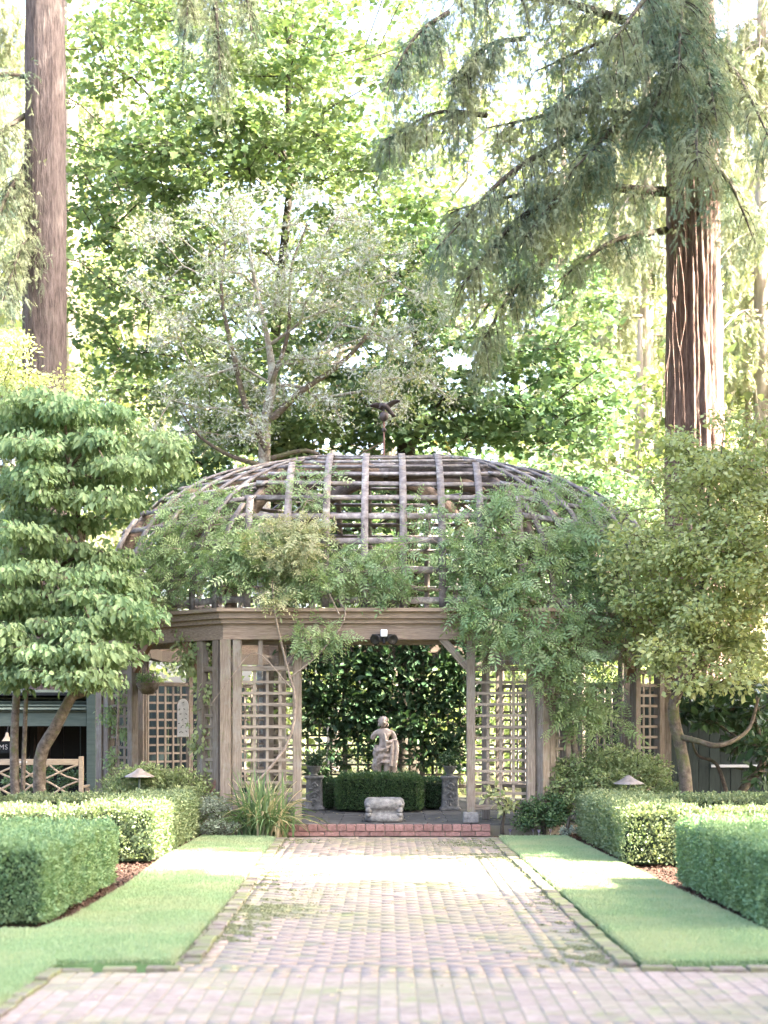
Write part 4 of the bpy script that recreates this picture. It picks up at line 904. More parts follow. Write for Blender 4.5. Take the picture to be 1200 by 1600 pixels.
# conifer boughs
def bough(a, b, droop=.5, width=.8, n=26, hang=.7, size=.2, per=16, sag=.25):
    a = a_(a, float); b = a_(b, float); mid = (a + b) / 2 + a_([0, 0, sag]); C_ = cr([a, mid, b], 10); L = np.linalg.norm(b - a); ax = nrm(b - a); sd = nrm(np.cross(ax, a_([0, 0, 1.])))
    wood = [tube(C_, np.linspace(.055 * L / 3 + .01, .01, len(C_)), 6)]; cs = []; dl = []
    for k in range(n):
        t = .12 + .88 * R.random(); p = C_[int(t * (len(C_) - 1))]; sg = R.choice([-1, 1]); w = width * (1 - .55 * t) * R.uniform(.3, 1)
        e = p + sd * sg * w + ax * w * .6 + a_([0, 0, -hang * R.uniform(.25, 1) * .8]); m_ = (p + e) / 2 + a_([0, 0, .12])
        c2 = cr([p, m_, e], 5); wood.append(tube(c2, np.linspace(.012, .004, len(c2)), 4)); tt = R.random(per) ** .7; idx = (tt * (len(c2) - 1)).astype(int)
        q = c2[idx] + R.normal(size=(per, 3)) * a_([.08, .08, .05]); tg = nrm(c2[np.minimum(idx + 1, len(c2) - 1)] - c2[np.maximum(idx - 1, 0)])
        cs.append(q); dl.append(tg + R.normal(size=(per, 3)) * .45 + a_([0, 0, -droop]))
        # hanging strings
        for h in range(2):
            q0 = c2[R.integers(1, len(c2))]; ln = hang * R.uniform(.3, 1); kk = max(3, int(ln / .09)); zz = np.linspace(0, ln, kk); cs.append(q0 + np.stack([R.normal(size=kk) * .02, R.normal(size=kk) * .02, -zz], 1)); dl.append(np.repeat(a_([[0, 0, -1.]]), kk, 0) + R.normal(size=(kk, 3)) * .35)
    cs = np.concatenate(cs); dl = np.concatenate(dl); m_ = len(cs)
    sz = size * (1 + .25 * R.normal(size=m_)).clip(.5, 1.7); nd = R.normal(size=(m_, 3)) * .6 + a_([0, -.3, .7])
    if size > .25: return join(wood), stamp(T_SP, cs, dl, nd, sz)
    k = R.random(m_) < .45; ca = cs[k] + R.normal(size=(k.sum(), 3)) * .05
    return join(wood), join([stamp(T_SF, cs[~k], dl[~k], nd[~k], sz[~k]), stamp(T_SP, ca, dl[k] + R.normal(size=(k.sum(), 3)) * .6 + a_([0, 0, .35]), nd[k], sz[k] * .72), stamp(T_SP, ca + R.normal(size=(k.sum(), 3)) * .05, dl[k] + R.normal(size=(k.sum(), 3)) * .7 + a_([0, 0, .3]), nd[k], sz[k] * .62)])
def add_boughs(root, specs, mat, bark, **kw):
    Ws, Fs = [], []
    for s in specs:
        w, f = bough(s[0], s[1], **{**kw, **(s[2] if len(s) > 2 else {})}); Ws.append(w); Fs.append(f)
    V, Fc, r = join(Ws); link('branches', fmesh('branches', V, Fc, None, None, True), root, bark)
    V, Fc, r = join(Fs); c = link('crown', fmesh('crown', V, Fc, r), root, mat); c['kind'] = 'stuff'
D = RD
bs_ = [(xz(1050, 190, D), xz(760, 200, 28.5), dict(n=46, width=1.0, hang=1.0)), (xz(1050, 60, D), xz(700, -10, 28), dict(n=50, width=1.2, hang=1.3)),
       (xz(1060, 60, D), xz(840, 110, 29), dict(n=40, hang=1.0)), (xz(1050, 300, D), xz(700, 330, 29), dict(n=52, width=1.1, hang=1.2)),
       (xz(1060, 150, D), xz(900, 260, 27.5), dict(n=40, width=.9, hang=.9)), (xz(900, 210, 29), xz(680, 390, 27.5), dict(n=40, width=.9, hang=1.0)),
       (xz(760, 180, 28.5), xz(600, 220, 27.5), dict(n=36, width=.8, hang=.9)), (xz(1080, 90, D - .4), xz(1090, 260, 27), dict(n=56, width=.9, hang=1.1)),
       (xz(1100, 60, D), xz(1210, 230, 29), dict(n=40, width=.8, hang=1.1)), (xz(1090, -40, D), xz(620, -60, 28), dict(n=50, width=1.2, hang=1.4)),
       (xz(860, 400, 30), xz(750, 540, 28.5), dict(n=34, width=.5, hang=1.0)), (xz(1090, -60, D), xz(960, 60, 27), dict(n=44, hang=1.2)),
       (xz(1110, 250, D), xz(1180, 380, 29.5), dict(n=18, width=.5, hang=.8)), (xz(1040, 360, D), xz(870, 440, 29), dict(n=30, width=.8, hang=.8)),
       (xz(700, 20, 28), xz(600, 140, 27), dict(n=30, width=.6, hang=1.0)), (xz(1070, -60, D - .5), xz(1060, 110, 28), dict(n=50, width=.9, hang=1.2)), (xz(1080, 20, D - .5), xz(1120, 190, 28.2), dict(n=46, width=.8, hang=1.0)), (xz(1060, 120, D - .5), xz(1010, 200, 28), dict(n=44, width=.7, hang=.9)), (xz(1080, 0, D - .5), xz(1000, 90, 28), dict(n=44, width=.9, hang=1.1)), (xz(880, 300, 29.5), xz(720, 450, 28), dict(n=44, width=.8, hang=1.1)), (xz(960, 250, 29.5), xz(820, 370, 28), dict(n=40, width=.9, hang=1.1)), (xz(820, 60, 29), xz(700, 130, 28), dict(n=40, width=.9, hang=1.1)), (xz(1000, 120, 29), xz(860, 170, 28), dict(n=44, width=.9, hang=1.0))]
add_boughs(rightred, bs_, M['fir'], M['bark'], size=.19, per=22)
# bare trailing stems on the trunk
vs_ = []
for k in range(5):
    x0_ = R.uniform(1045, 1075) if k < 11 else R.uniform(1080, 1110); y0_ = R.uniform(380, 520); x, yv = x0_, y0_; pts = [xz(x, yv, RD - .62)]
    for j in range(6):
        x += R.normal() * 4 - (.6 if k % 3 else 4); yv += R.uniform(25, 55); pts.append(xz(x, yv, RD - .66 - .05 * R.random()))
    vs_.append(tube(cr(pts, 3), np.linspace(.014, .005, 19), 5))
part('trailing_stems', join(vs_), rightred, M['redbark'])
add_boughs(leftfir, [(xz(80, -330, LD), xz(330, -40, 29.2), dict(n=30, width=.7)), (xz(330, -60, 30), xz(345, 130, 29), dict(n=34, width=.45, hang=1.0)), (xz(300, -60, 30), xz(290, 60, 29), dict(n=24, width=.4, hang=.8)), (xz(370, -60, 30), xz(395, 60, 29), dict(n=24, width=.4, hang=.8)), (xz(40, 180, LD), xz(-60, 300, 28.5), dict(n=36)), (xz(40, 260, LD), xz(-30, 420, 28.5), dict(n=40, width=.6)), (xz(40, 120, LD), xz(-60, 160, 28.5), dict(n=30)), (xz(60, 350, LD), xz(5, 470, 28.6), dict(n=26, width=.5))], M['fir'], M['bark'], size=.17, per=18, hang=.9)
# far pale conifers
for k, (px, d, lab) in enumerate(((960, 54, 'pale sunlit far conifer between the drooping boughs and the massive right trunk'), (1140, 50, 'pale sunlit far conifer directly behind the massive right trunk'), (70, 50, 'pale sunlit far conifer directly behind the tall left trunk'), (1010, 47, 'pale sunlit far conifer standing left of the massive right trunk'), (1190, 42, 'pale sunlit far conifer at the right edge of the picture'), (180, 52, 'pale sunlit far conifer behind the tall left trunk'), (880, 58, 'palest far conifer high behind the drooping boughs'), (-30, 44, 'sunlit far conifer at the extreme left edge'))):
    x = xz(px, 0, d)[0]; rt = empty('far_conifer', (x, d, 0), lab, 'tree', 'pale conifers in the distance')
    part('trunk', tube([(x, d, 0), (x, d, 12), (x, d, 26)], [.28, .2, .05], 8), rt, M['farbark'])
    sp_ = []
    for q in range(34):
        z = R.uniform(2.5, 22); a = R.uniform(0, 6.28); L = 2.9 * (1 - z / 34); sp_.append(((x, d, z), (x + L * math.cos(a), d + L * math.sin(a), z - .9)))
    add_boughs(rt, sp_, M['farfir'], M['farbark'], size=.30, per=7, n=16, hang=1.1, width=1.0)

# ------------------------------------------------------------------ broadleaf trees
mp1 = region([(300, 140, 230, 190, 33, 39, 95), (520, 120, 160, 170, 33, 39, 70), (200, 420, 130, 200, 33, 38, 62), (420, 420, 200, 150, 34, 39, 60), (190, 60, 110, 110, 34, 39, 22), (600, 330, 120, 140, 33, 37, 42), (330, 610, 170, 90, 33, 38, 50), (430, 640, 120, 80, 32.6, 34, 22), (280, 250, 160, 100, 33, 36, 24), (380, 200, 150, 120, 33, 36, 24)])
tr = [xz(430, 740, 37.0), xz(428, 560, 37.0), xz(440, 420, 36.8), xz(455, 260, 36.6), xz(450, 120, 36.5), xz(470, -60, 36.5)]; tr = [(tr[0][0], 37, 0)] + tr
tree('maple_tree', 'tall leafy maple with dark spreading limbs filling the sky above the dome', 'tree', tr, [.18, .15, .12, .10, .08, .06, .04], mp1, M['bark'], M['maple'], 92, (.75, .75, .30), T_MA, .105, r_tip=.012, tw=5, group='maples behind the pavilion')
mp2 = region([(640, 520, 120, 170, 32.5, 36, 50), (800, 600, 170, 90, 32.5, 36, 62), (860, 480, 110, 90, 33, 36, 22), (700, 660, 130, 50, 32.5, 35, 26), (880, 650, 90, 60, 32.5, 35, 22), (560, 560, 100, 130, 33.5, 36, 28), (750, 420, 120, 90, 34, 37, 20)])
tr = [(xz(640, 0, 35)[0], 35, 0), xz(636, 740, 35), xz(632, 660, 35), xz(655, 560, 35), xz(640, 440, 35), xz(660, 300, 35)]
tree('maple_tree', 'deep green maple spreading low to the right between the dome and the massive trunk', 'tree', tr, [.24, .2, .17, .12, .09, .05], mp2, M['bark'], M['maple2'], 70, (.6, .6, .24), T_MA, .115, r_tip=.013, tw=5, group='maples behind the pavilion')
c = region([(600, 830, 300, 110, 33.5, 36, 100), (240, 760, 110, 70, 33.5, 36, 34), (470, 690, 150, 50, 33.5, 35, 20), (960, 830, 90, 100, 33.5, 36, 34), (620, 940, 330, 50, 33.5, 36, 60)])
tree('maple_tree', 'young maple filling the view through the dome lattice from behind', 'tree', [(.4, 34.6, 0), (.4, 34.6, 2), (.3, 34.6, 4), (.5, 34.6, 6)], [.12, .1, .07, .03], c, M['bark'], M['maple2'], 64, (.6, .6, .3), T_MA, .11, r_tip=.01, tw=3, group='maples behind the pavilion')
# far background wood
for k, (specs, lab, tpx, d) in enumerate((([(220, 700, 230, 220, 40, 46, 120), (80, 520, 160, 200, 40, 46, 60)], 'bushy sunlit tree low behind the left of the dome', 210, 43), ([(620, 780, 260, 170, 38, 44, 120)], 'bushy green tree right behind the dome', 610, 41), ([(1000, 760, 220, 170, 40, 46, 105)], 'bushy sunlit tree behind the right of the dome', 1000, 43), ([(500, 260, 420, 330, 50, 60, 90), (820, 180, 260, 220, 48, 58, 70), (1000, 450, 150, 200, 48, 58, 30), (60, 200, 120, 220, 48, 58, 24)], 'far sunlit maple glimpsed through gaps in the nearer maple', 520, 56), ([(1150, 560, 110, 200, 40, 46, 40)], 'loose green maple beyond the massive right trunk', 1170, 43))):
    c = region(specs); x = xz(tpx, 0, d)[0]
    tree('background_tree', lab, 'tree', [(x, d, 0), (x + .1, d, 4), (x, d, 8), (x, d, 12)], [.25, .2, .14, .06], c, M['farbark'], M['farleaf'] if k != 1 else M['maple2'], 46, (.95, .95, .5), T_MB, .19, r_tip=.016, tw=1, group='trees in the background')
# low wood line to close the view under the crowns
c = np.stack([R.uniform(-16, 16, 260), R.uniform(36, 42, 260), R.uniform(.3, 3.2, 260)], 1)
V, Fc, r = foliage(c, 70, (.9, .9, .7), T_MB, .16, 'out'); tag(link('undergrowth', fmesh('undergrowth', V, Fc, r), None, M['farleaf']), 'mass of sunlit leafy undergrowth behind the pavilion and buildings', 'undergrowth', None, 'stuff')

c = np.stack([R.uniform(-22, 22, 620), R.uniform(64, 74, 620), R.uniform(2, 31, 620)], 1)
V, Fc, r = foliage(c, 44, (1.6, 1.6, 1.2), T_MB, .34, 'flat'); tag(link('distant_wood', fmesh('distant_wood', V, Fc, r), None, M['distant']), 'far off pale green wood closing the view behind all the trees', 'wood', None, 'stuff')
# lichened tree left of centre
d = 31.8
lc = region([(330, 430, 130, 120, d - 1.5, d + 1, 46), (460, 400, 130, 110, d - 1.5, d + 1, 44), (600, 470, 110, 100, d - 1.5, d + 1, 36), (640, 600, 70, 70, d - 1.5, d + .5, 16), (330, 640, 100, 60, d - 1.2, d + .6, 24), (520, 600, 90, 60, d - 1.2, d + .6, 20), (300, 560, 80, 60, d - 1, d + 1, 12)])
x0_ = xz(412, 0, d)[0]; tr = [(x0_, d, 0), xz(413, 740, d), xz(415, 660, d), xz(425, 600, d), xz(420, 540, d), xz(400, 450, d), xz(385, 360, d)]
lt, Pn = tree('lichen_tree', 'sparse old tree crusted with pale grey lichen rising left behind the dome', 'tree', tr, [.145, .12, .105, .085, .06, .045, .02], lc, M['palebark'], M['lichleaf'], 52, (.42, .42, .3), T_RH, .07, 'out', r_tip=.010, seg=.35, tw=4, jit=.12)
q = np.concatenate([np.repeat(lc, 80, 0) + nrm(R.normal(size=(len(lc) * 80, 3))) * a_([.46, .42, .36]) * R.random((len(lc) * 80, 1)), np.repeat(Pn[9:], 16, 0) + R.normal(size=(len(Pn[9:]) * 16, 3)) * .06])
V, Fc, r = stamp(T_SP, q, R.normal(size=(len(q), 3)) + a_([0, 0, -.4]), R.normal(size=(len(q), 3)), .062 * (1 + .3 * R.normal(size=len(q))).clip(.4, 2)); part('trunk', join([tube(cr([xz(a, b, d - .1) for a, b in pp], 5), np.linspace(r0_, r1_, (len(pp) - 1) * 5 + 1), 8) for pp, r0_, r1_ in (([(418, 705), (386, 640), (366, 560), (346, 460), (352, 380)], .075, .02), ([(424, 655), (470, 612), (530, 570), (575, 520), (600, 450)], .075, .02), ([(410, 728), (360, 712), (312, 682), (280, 640)], .05, .015), ([(424, 716), (480, 704), (530, 722), (600, 690)], .05, .015), ([(424, 600), (450, 520), (455, 420), (480, 350)], .05, .015))]), lt, M['mossbark'])
c = link('lichen', fmesh('lichen', V, Fc, r), lt, M['lichen']); c['kind'] = 'stuff'
# dogwood on the left, in tiers
def tiers(specs):
    out = []
    for (px, py, rx_, d0, d1, n, tl) in specs:
        for k in range(n):
            u = R.uniform(-1, 1); dd = R.uniform(d0, d1); out.append(a_(xz(px + rx_ * u, py + abs(u) ** 2 * 14 + tl * u + R.normal() * 6, dd)))
    return a_(out)
dg_ = tiers([(60, 625, 70, 21.5, 23.5, 12, 0), (150, 640, 60, 21.5, 23.5, 12, 5), (60, 690, 90, 21, 23.5, 18, 0), (200, 680, 70, 21.5, 23.3, 16, 0), (140, 730, 110, 21, 23, 22, -4), (225, 712, 48, 21.5, 23, 9, 0),
             (110, 775, 80, 21, 23, 16, 0), (60, 650, 80, 22, 24, 12, 0), (20, 830, 50, 21, 23, 10, 0), (60, 890, 70, 21, 23.5, 18, 4), (30, 930, 60, 21, 23, 12, 0), (140, 900, 60, 21, 23, 12, 0), (160, 930, 55, 21, 22.5, 12, 4), (60, 975, 90, 20.8, 23, 24, 0), (170, 975, 55, 20.8, 22.6, 12, 6),
             (90, 1015, 90, 20.6, 22.6, 26, 0), (90, 1045, 75, 20.6, 22.2, 20, 6), (0, 1000, 50, 21, 23, 12, 0), (20, 760, 50, 22, 24, 10, 0), (100, 860, 90, 21.5, 24, 16, 0), (60, 810, 80, 22, 24, 14, 0), (190, 950, 40, 21, 23, 8, 4), (40, 660, 60, 22, 24, 10, 0), (150, 700, 90, 22, 24, 10, 0), (100, 750, 100, 22, 24, 14, 0), (50, 950, 90, 21.5, 23.5, 16, 0)])
tr = [(xz(62, 0, 22)[0], 22.2, 0), xz(62, 1190, 22.1), xz(85, 1140, 22), xz(108, 1095, 22), xz(125, 1060, 22.1), xz(122, 980, 22.2), xz(128, 860, 22.3), xz(110, 740, 22.3), xz(100, 640, 22.3)]
dw, _ = tree('dogwood_tree', 'broad dogwood with tiers of pale drooping leaves at the left of the pavilion', 'tree', tr, [.09, .085, .08, .07, .06, .05, .04, .03, .015], dg_, M['mossbark'], M['dogwood'], 150, (.33, .33, .12), T_OV, .078, 'droop', r_tip=.009, seg=.4, tw=6, sv=.38)
part('trunk', join([tube(cr([(xz(28, 0, 22.6)[0], 22.6, 0), xz(22, 1180, 22.6), xz(26, 1080, 22.6), xz(30, 960, 22.5), xz(20, 850, 22.5)], 5), np.linspace(.07, .03, 21), 10),
    tube(cr([(xz(34, 0, 22.6)[0], 22.6, .3), xz(40, 1110, 22.6), xz(44, 1060, 22.6), xz(60, 1000, 22.5)], 5), np.linspace(.035, .02, 16), 8),
    tube(cr([xz(110, 1092, 22), xz(140, 1082, 21.9), xz(165, 1072, 21.9), xz(175, 1050, 21.9)], 5), np.linspace(.035, .015, 16), 8)]), dw, M['mossbark'])
c = region([(20, 560, 50, 40, 24, 25, 16), (10, 640, 30, 40, 24, 25, 6), (70, 600, 60, 18, 24, 25, 10)]); x = xz(-45, 0, 25)[0]
tree('small_tree', 'twiggy yellowing shrub leaves in front of the tall left trunk', 'tree', [(x, 25, 0), (x, 25, 3), (x, 25, 5.5)], [.05, .04, .02], c, M['mossbark'], M['yellow'], 90, (.3, .3, .16), T_RH, .06, 'flat', r_tip=.006, tw=4)
# yellow green tree on the right
yc = region([(1090, 800, 110, 90, 22, 24.5, 52), (1160, 720, 70, 80, 22, 24.5, 26), (1130, 920, 100, 100, 21.5, 24, 56), (1000, 900, 60, 60, 22.5, 24.3, 16), (1110, 1030, 90, 50, 21.5, 23.5, 26), (1060, 970, 90, 60, 22, 24, 24), (1180, 860, 60, 150, 21.5, 24, 30), (985, 840, 30, 30, 23, 24, 4), (1080, 700, 40, 30, 23, 24, 6)])
tr = [(xz(1068, 0, 22.8)[0], 22.8, 0), xz(1072, 1240, 22.8), xz(1066, 1180, 22.8), xz(1052, 1115, 22.8), xz(1060, 1080, 22.8), xz(1090, 1040, 22.9), xz(1095, 950, 23), xz(1100, 840, 23), xz(1110, 740, 23)]
yt, _ = tree('small_tree', 'yellow green small leaved tree with mottled crooked trunk at the right of the pavilion', 'tree', tr, [.1, .095, .085, .08, .07, .055, .04, .03, .015], yc, M['mossbark'], M['yellow'], 150, (.36, .36, .2), T_RH, .072, 'flat', r_tip=.007, seg=.4, tw=6, jit=.1)
part('trunk', tube(cr([xz(1058, 1150, 22.8), xz(1090, 1158, 22.6), xz(1120, 1165, 22.5), xz(1150, 1155, 22.6), xz(1172, 1135, 22.8), xz(1185, 1090, 22.8)], 5), np.linspace(.045, .02, 26), 8), yt, M['mossbark'])
# rhododendron stems on the right
rc = region([(1150, 1120, 60, 50, 24.5, 26, 26), (1190, 1200, 20, 40, 24, 25.5, 8), (1090, 1100, 30, 25, 25, 26, 8)])
tr = [(xz(1185, 0, 24.5)[0] - .4, 24.6, 0), xz(1160, 1235, 24.6), xz(1185, 1205, 24.6), xz(1195, 1170, 24.7), xz(1180, 1130, 25)]
rh, _ = tree('rhododendron', 'open rhododendron with bare curving stems before the dark green boards', 'shrub', tr, [.07, .065, .055, .045, .03], rc, M['mossbark'], M['darkvine'], 36, (.22, .22, .14), T_OV, .14, 'out', r_tip=.012, seg=.4, tw=4)
part('trunk', join([tube(cr([(xz(1140, 0, 24.6)[0], 24.6, .35), xz(1120, 1195, 24.8), xz(1090, 1180, 24.9), xz(1080, 1150, 25)], 5), np.linspace(.035, .015, 16), 8)]), rh, M['mossbark'])

# ------------------------------------------------------------------ climbing vines on the pavilion
def on_dome(specs, out=.12):
    res = []
    for (px, py, rx_, ry_, n) in specs:
        for k in range(n):
            th = R.random() * 6.283; r = math.sqrt(R.random()); x = px + rx_ * r * math.cos(th); yv = py + ry_ * r * math.sin(th); dd = dome_d(x, yv) - out + R.normal() * .12; res.append(a_(xz(x, yv, dd)))
    return a_(res)
vr = on_dome([(840, 830, 130, 70, 58), (870, 900, 120, 70, 54), (770, 930, 70, 50, 26), (930, 870, 60, 60, 20), (740, 880, 50, 40, 12), (865, 1000, 75, 45, 26), (790, 1000, 30, 40, 7), (900, 1080, 60, 60, 24), (930, 1130, 45, 35, 12), (820, 780, 60, 25, 12), (600, 890, 60, 40, 13), (760, 985, 50, 18, 8), (965, 950, 50, 40, 12), (985, 1010, 40, 30, 6)], .2)
tr = [(xz(905, 0, 23.3)[0], 23.3, .0), xz(900, 1180, 23.3), xz(885, 1110, 23.3), xz(893, 1050, 23.2), xz(880, 990, 23.2), xz(872, 930, 23.3), xz(850, 860, 23.9)]
tree('climbing_vine', 'large feathery green vine smothering the right half of the dome and beam', 'vine', tr, [.05, .045, .04, .035, .03, .025, .015], vr, M['vinewood'], M['vine'], 19, (.28, .22, .18), T_PI, .20, 'flat', r_tip=.005, seg=.35, tw=3, tilt=.8, crown='foliage', stem='stem')
vl = on_dome([(330, 880, 80, 40, 24), (420, 880, 80, 40, 26), (520, 900, 70, 35, 20), (590, 920, 50, 25, 8), (270, 870, 50, 40, 10), (400, 820, 50, 30, 8), (480, 760, 60, 25, 7), (500, 1000, 40, 20, 8), (250, 920, 40, 25, 5), (690, 800, 40, 60, 6), (290, 800, 50, 30, 9), (350, 780, 40, 25, 7), (245, 870, 30, 40, 7), (380, 860, 60, 40, 10), (300, 830, 40, 20, 4)], .15)
tr = [(xz(395, 0, 22.6)[0], 22.55, .15), xz(385, 1245, 22.55), xz(445, 1170, 22.55), xz(462, 1100, 22.55), xz(448, 1040, 22.6), xz(430, 960, 22.5), xz(425, 900, 22.6)]
vt, _ = tree('climbing_vine', 'feathery green vine with a bare looping stem over the left front of the dome', 'vine', tr, [.02, .02, .02, .018, .018, .014, .01], vl, M['vinewood'], M['vine'], 24, (.26, .2, .15), T_PI, .19, 'flat', r_tip=.004, seg=.35, tw=4, tilt=.8, crown='foliage', stem='stem')
part('stem', join([tube(cr([xz(452, 1060, 22.5), xz(500, 1020, 22.5), xz(540, 960, 22.5), xz(505, 915, 22.8)], 5), np.linspace(.012, .006, 16), 6), tube(cr([xz(455, 1075, 22.5), xz(400, 1020, 22.5), xz(360, 1060, 22.5), xz(330, 1100, 22.6)], 5), np.linspace(.01, .005, 16), 6),
    tube(cr([xz(530, 960, 22.5), xz(500, 900, 22.6), xz(470, 860, 23), xz(455, 830, 23)], 5), np.linspace(.01, .005, 16), 6)]), vt, M['vinewood'])
vp = on_dome([(450, 850, 55, 35, 22), (430, 900, 30, 40, 8), (480, 830, 30, 20, 6), (230, 950, 40, 14, 5)], .3)
V, Fc, r = foliage(vp, 34, (.2, .16, .14), T_PI, .17, 'flat', tilt=.8); c = link('sunspot_foliage', fmesh('sunspot_foliage', V, Fc, r), vt, M['vinelit']); c['kind'] = 'stuff'  # lighter leaf clumps paint sun spots onto the vine
vq = np.concatenate([region([(315, 1030, 35, 40, 23.2, 23.9, 14), (335, 1080, 25, 50, 23, 23.6, 12), (325, 1150, 25, 50, 23, 23.6, 8), (300, 1000, 30, 20, 23.3, 24, 4), (340, 1000, 14, 40, 23, 23.4, 4)])])
tr = [xz(328, 1246, 22.9), xz(345, 1200, 22.9), xz(350, 1140, 23), xz(347, 1090, 23), xz(338, 1040, 23.1), xz(320, 1000, 23.4)]
tree('climbing_vine', 'red barked vine twisting up the left corner post beside the white plaque', 'vine', tr, [.04, .04, .035, .03, .022, .012], vq, M['redvine'], M['azalea'], 60, (.17, .15, .16), T_RH, .065, 'droop', r_tip=.005, seg=.3, tw=5, crown='foliage', stem='stem')
c = region([(185, 1110, 22, 60, 24.3, 24.9, 14), (190, 1030, 15, 25, 24.3, 24.9, 5), (175, 1190, 14, 20, 24.3, 24.8, 4)])
tree('climbing_vine', 'small leaved vine climbing the narrow lattice behind the dogwood', 'vine', [(xz(180, 0, 24.6)[0], 24.5, .1), xz(182, 1180, 24.4), xz(186, 1080, 24.4), xz(190, 1010, 24.4)], [.02, .018, .014, .008], c, M['vinewood'], M['vine'], 50, (.13, .1, .16), T_RH, .05, 'droop', r_tip=.004, seg=.3, tw=4, crown='foliage', stem='stem')
c = region([(600, 1010, 150, 40, 30.6, 31.0, 66), (600, 1070, 150, 45, 30.6, 31.0, 84), (560, 1130, 95, 45, 30.6, 31.0, 48), (690, 1120, 60, 60, 30.6, 31.0, 34), (520, 1190, 40, 20, 30.6, 30.9, 7), (690, 1190, 50, 20, 30.6, 30.9, 10), (610, 1190, 40, 18, 30.6, 30.9, 5)])
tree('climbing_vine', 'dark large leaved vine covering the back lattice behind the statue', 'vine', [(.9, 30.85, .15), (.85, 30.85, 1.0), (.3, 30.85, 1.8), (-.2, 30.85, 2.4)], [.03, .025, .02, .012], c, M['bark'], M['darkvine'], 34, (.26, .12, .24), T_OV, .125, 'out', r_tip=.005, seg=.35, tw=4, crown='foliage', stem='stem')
c = region([(290, 1010, 60, 35, 29.4, 31.5, 22), (900, 1030, 60, 40, 29.4, 31.5, 20)])
V, Fc, r = foliage(c, 60, (.3, .3, .25), T_RH, .07, 'out'); tag(link('shrubbery', fmesh('shrubbery', V, Fc, r), None, M['farleaf']), 'sunlit leaves showing over the rear lattice under the pavilion beams', 'shrubbery', None, 'stuff')

# ------------------------------------------------------------------ shrubs and flowers
def shrub(name, label, specs, mat, per, rr, size, T=T_RH, mode='out', base=None, group=None):
    c = region(specs); c[:, 2] = np.maximum(c[:, 2], .06); bx_ = c[:, 0].mean(); by = c[:, 1].mean()
    return tree(name, label, 'shrub', [(bx_, by, 0), (bx_, by, .15), (bx_ + .03, by, .3)], [.03, .025, .015], c, M['bark'], mat, per, rr, T, size, mode, r_tip=.005, seg=.25, tw=3, crown='foliage', stem='stem', group=group)
shrub('azalea', 'rounded light green azalea left of the pavilion behind the sunlit hedge', [(215, 1215, 40, 18, 22.8, 23.6, 30), (280, 1225, 55, 22, 22.8, 23.6, 42), (300, 1250, 40, 20, 22.6, 23.3, 18), (185, 1235, 30, 14, 22.8, 23.4, 10)], M['azalea'], 105, (.13, .13, .08), .042)
shrub('azalea', 'wide light green azalea right of the pavilion behind the right path lamp', [(940, 1200, 85, 26, 22.9, 24, 80), (920, 1235, 80, 30, 22.6, 23.6, 60), (1010, 1225, 50, 28, 22.8, 23.8, 36), (970, 1190, 60, 16, 23, 24, 20)], M['azalea'], 105, (.14, .14, .09), .044)
shrub('azalea', 'small darker azalea bush between the right posts and fern', [(855, 1265, 38, 22, 22.4, 22.9, 34), (840, 1285, 30, 14, 22.3, 22.7, 14)], M['boxdark'], 105, (.1, .1, .07), .036)
shrub('grey_shrub', 'low grey green shrub at the end of the left sunlit hedge', [(335, 1262, 26, 15, 22.0, 22.7, 16), (340, 1290, 24, 12, 21.7, 22.3, 10)], M['grey'], 90, (.09, .09, .06), .03)
shrub('grey_shrub', 'tiny grey green plant at the corner of the right hedge', [(893, 1300, 12, 8, 21.9, 22.3, 6)], M['grey'], 80, (.06, .06, .04), .028)
shrub('shrub', 'dark low shrub behind the bench slats', [(70, 1215, 60, 25, 24.6, 25.4, 26)], M['boxdark'], 90, (.14, .14, .1), .045)
# strappy clump
sc_ = Vector((-1.60, 22.05, 0)); cl = empty('strap_leaf_clump', tuple(sc_ + Vector((0, .15, 0))), 'arching clump of strappy green and straw coloured leaves left of the step', 'plant')
bx_, by = sc_.x, sc_.y + .15
for k in range(300):
    a = R.uniform(0, 6.283); L = R.uniform(.6, 1.08); ln = R.uniform(.15, 1.0); b0 = a_([bx_ + R.normal() * .14, by + R.normal() * .10, .0]); dirh = a_([math.cos(a), math.sin(a), 0]); w = R.uniform(.012, .021); P_ = []; n = 7
    for j in range(n):
        t = j / (n - 1); q = b0 + dirh * (L * ln * t ** 1.4 * .95) + a_([0, 0, L * (t * (1.15 - .35 * ln) - .75 * ln * t ** 2.6)]); q[2] = max(q[2], .012); sd = a_([-dirh[1], dirh[0], 0]) * w * (1 - t ** 3) * (1 if j else .6); P_ += [q - sd, q + a_([0, 0, -w * .5]), q + sd]
    Fc = [[3 * j + c_, 3 * j + c_ + 1, 3 * j + c_ + 4, 3 * j + c_ + 3] for j in range(n - 1) for c_ in (0, 1)]
    link('leaf', fmesh('leaf', P_, Fc, np.full(len(Fc), R.random() * .66 if R.random() < .72 else R.uniform(.75, 1)), None, True), cl, M['strap'])
for k in range(9):
    a = R.uniform(0, 6.28); P_ = [(bx_ + .25 * t * math.cos(a), by + .2 * t * math.sin(a), .75 * t * (1.3 - .3 * t)) for t in np.linspace(0, 1, 6)]; part('flower_stalk', tube(P_, np.linspace(.005, .003, 6), 5), cl, M['deadleaf'])
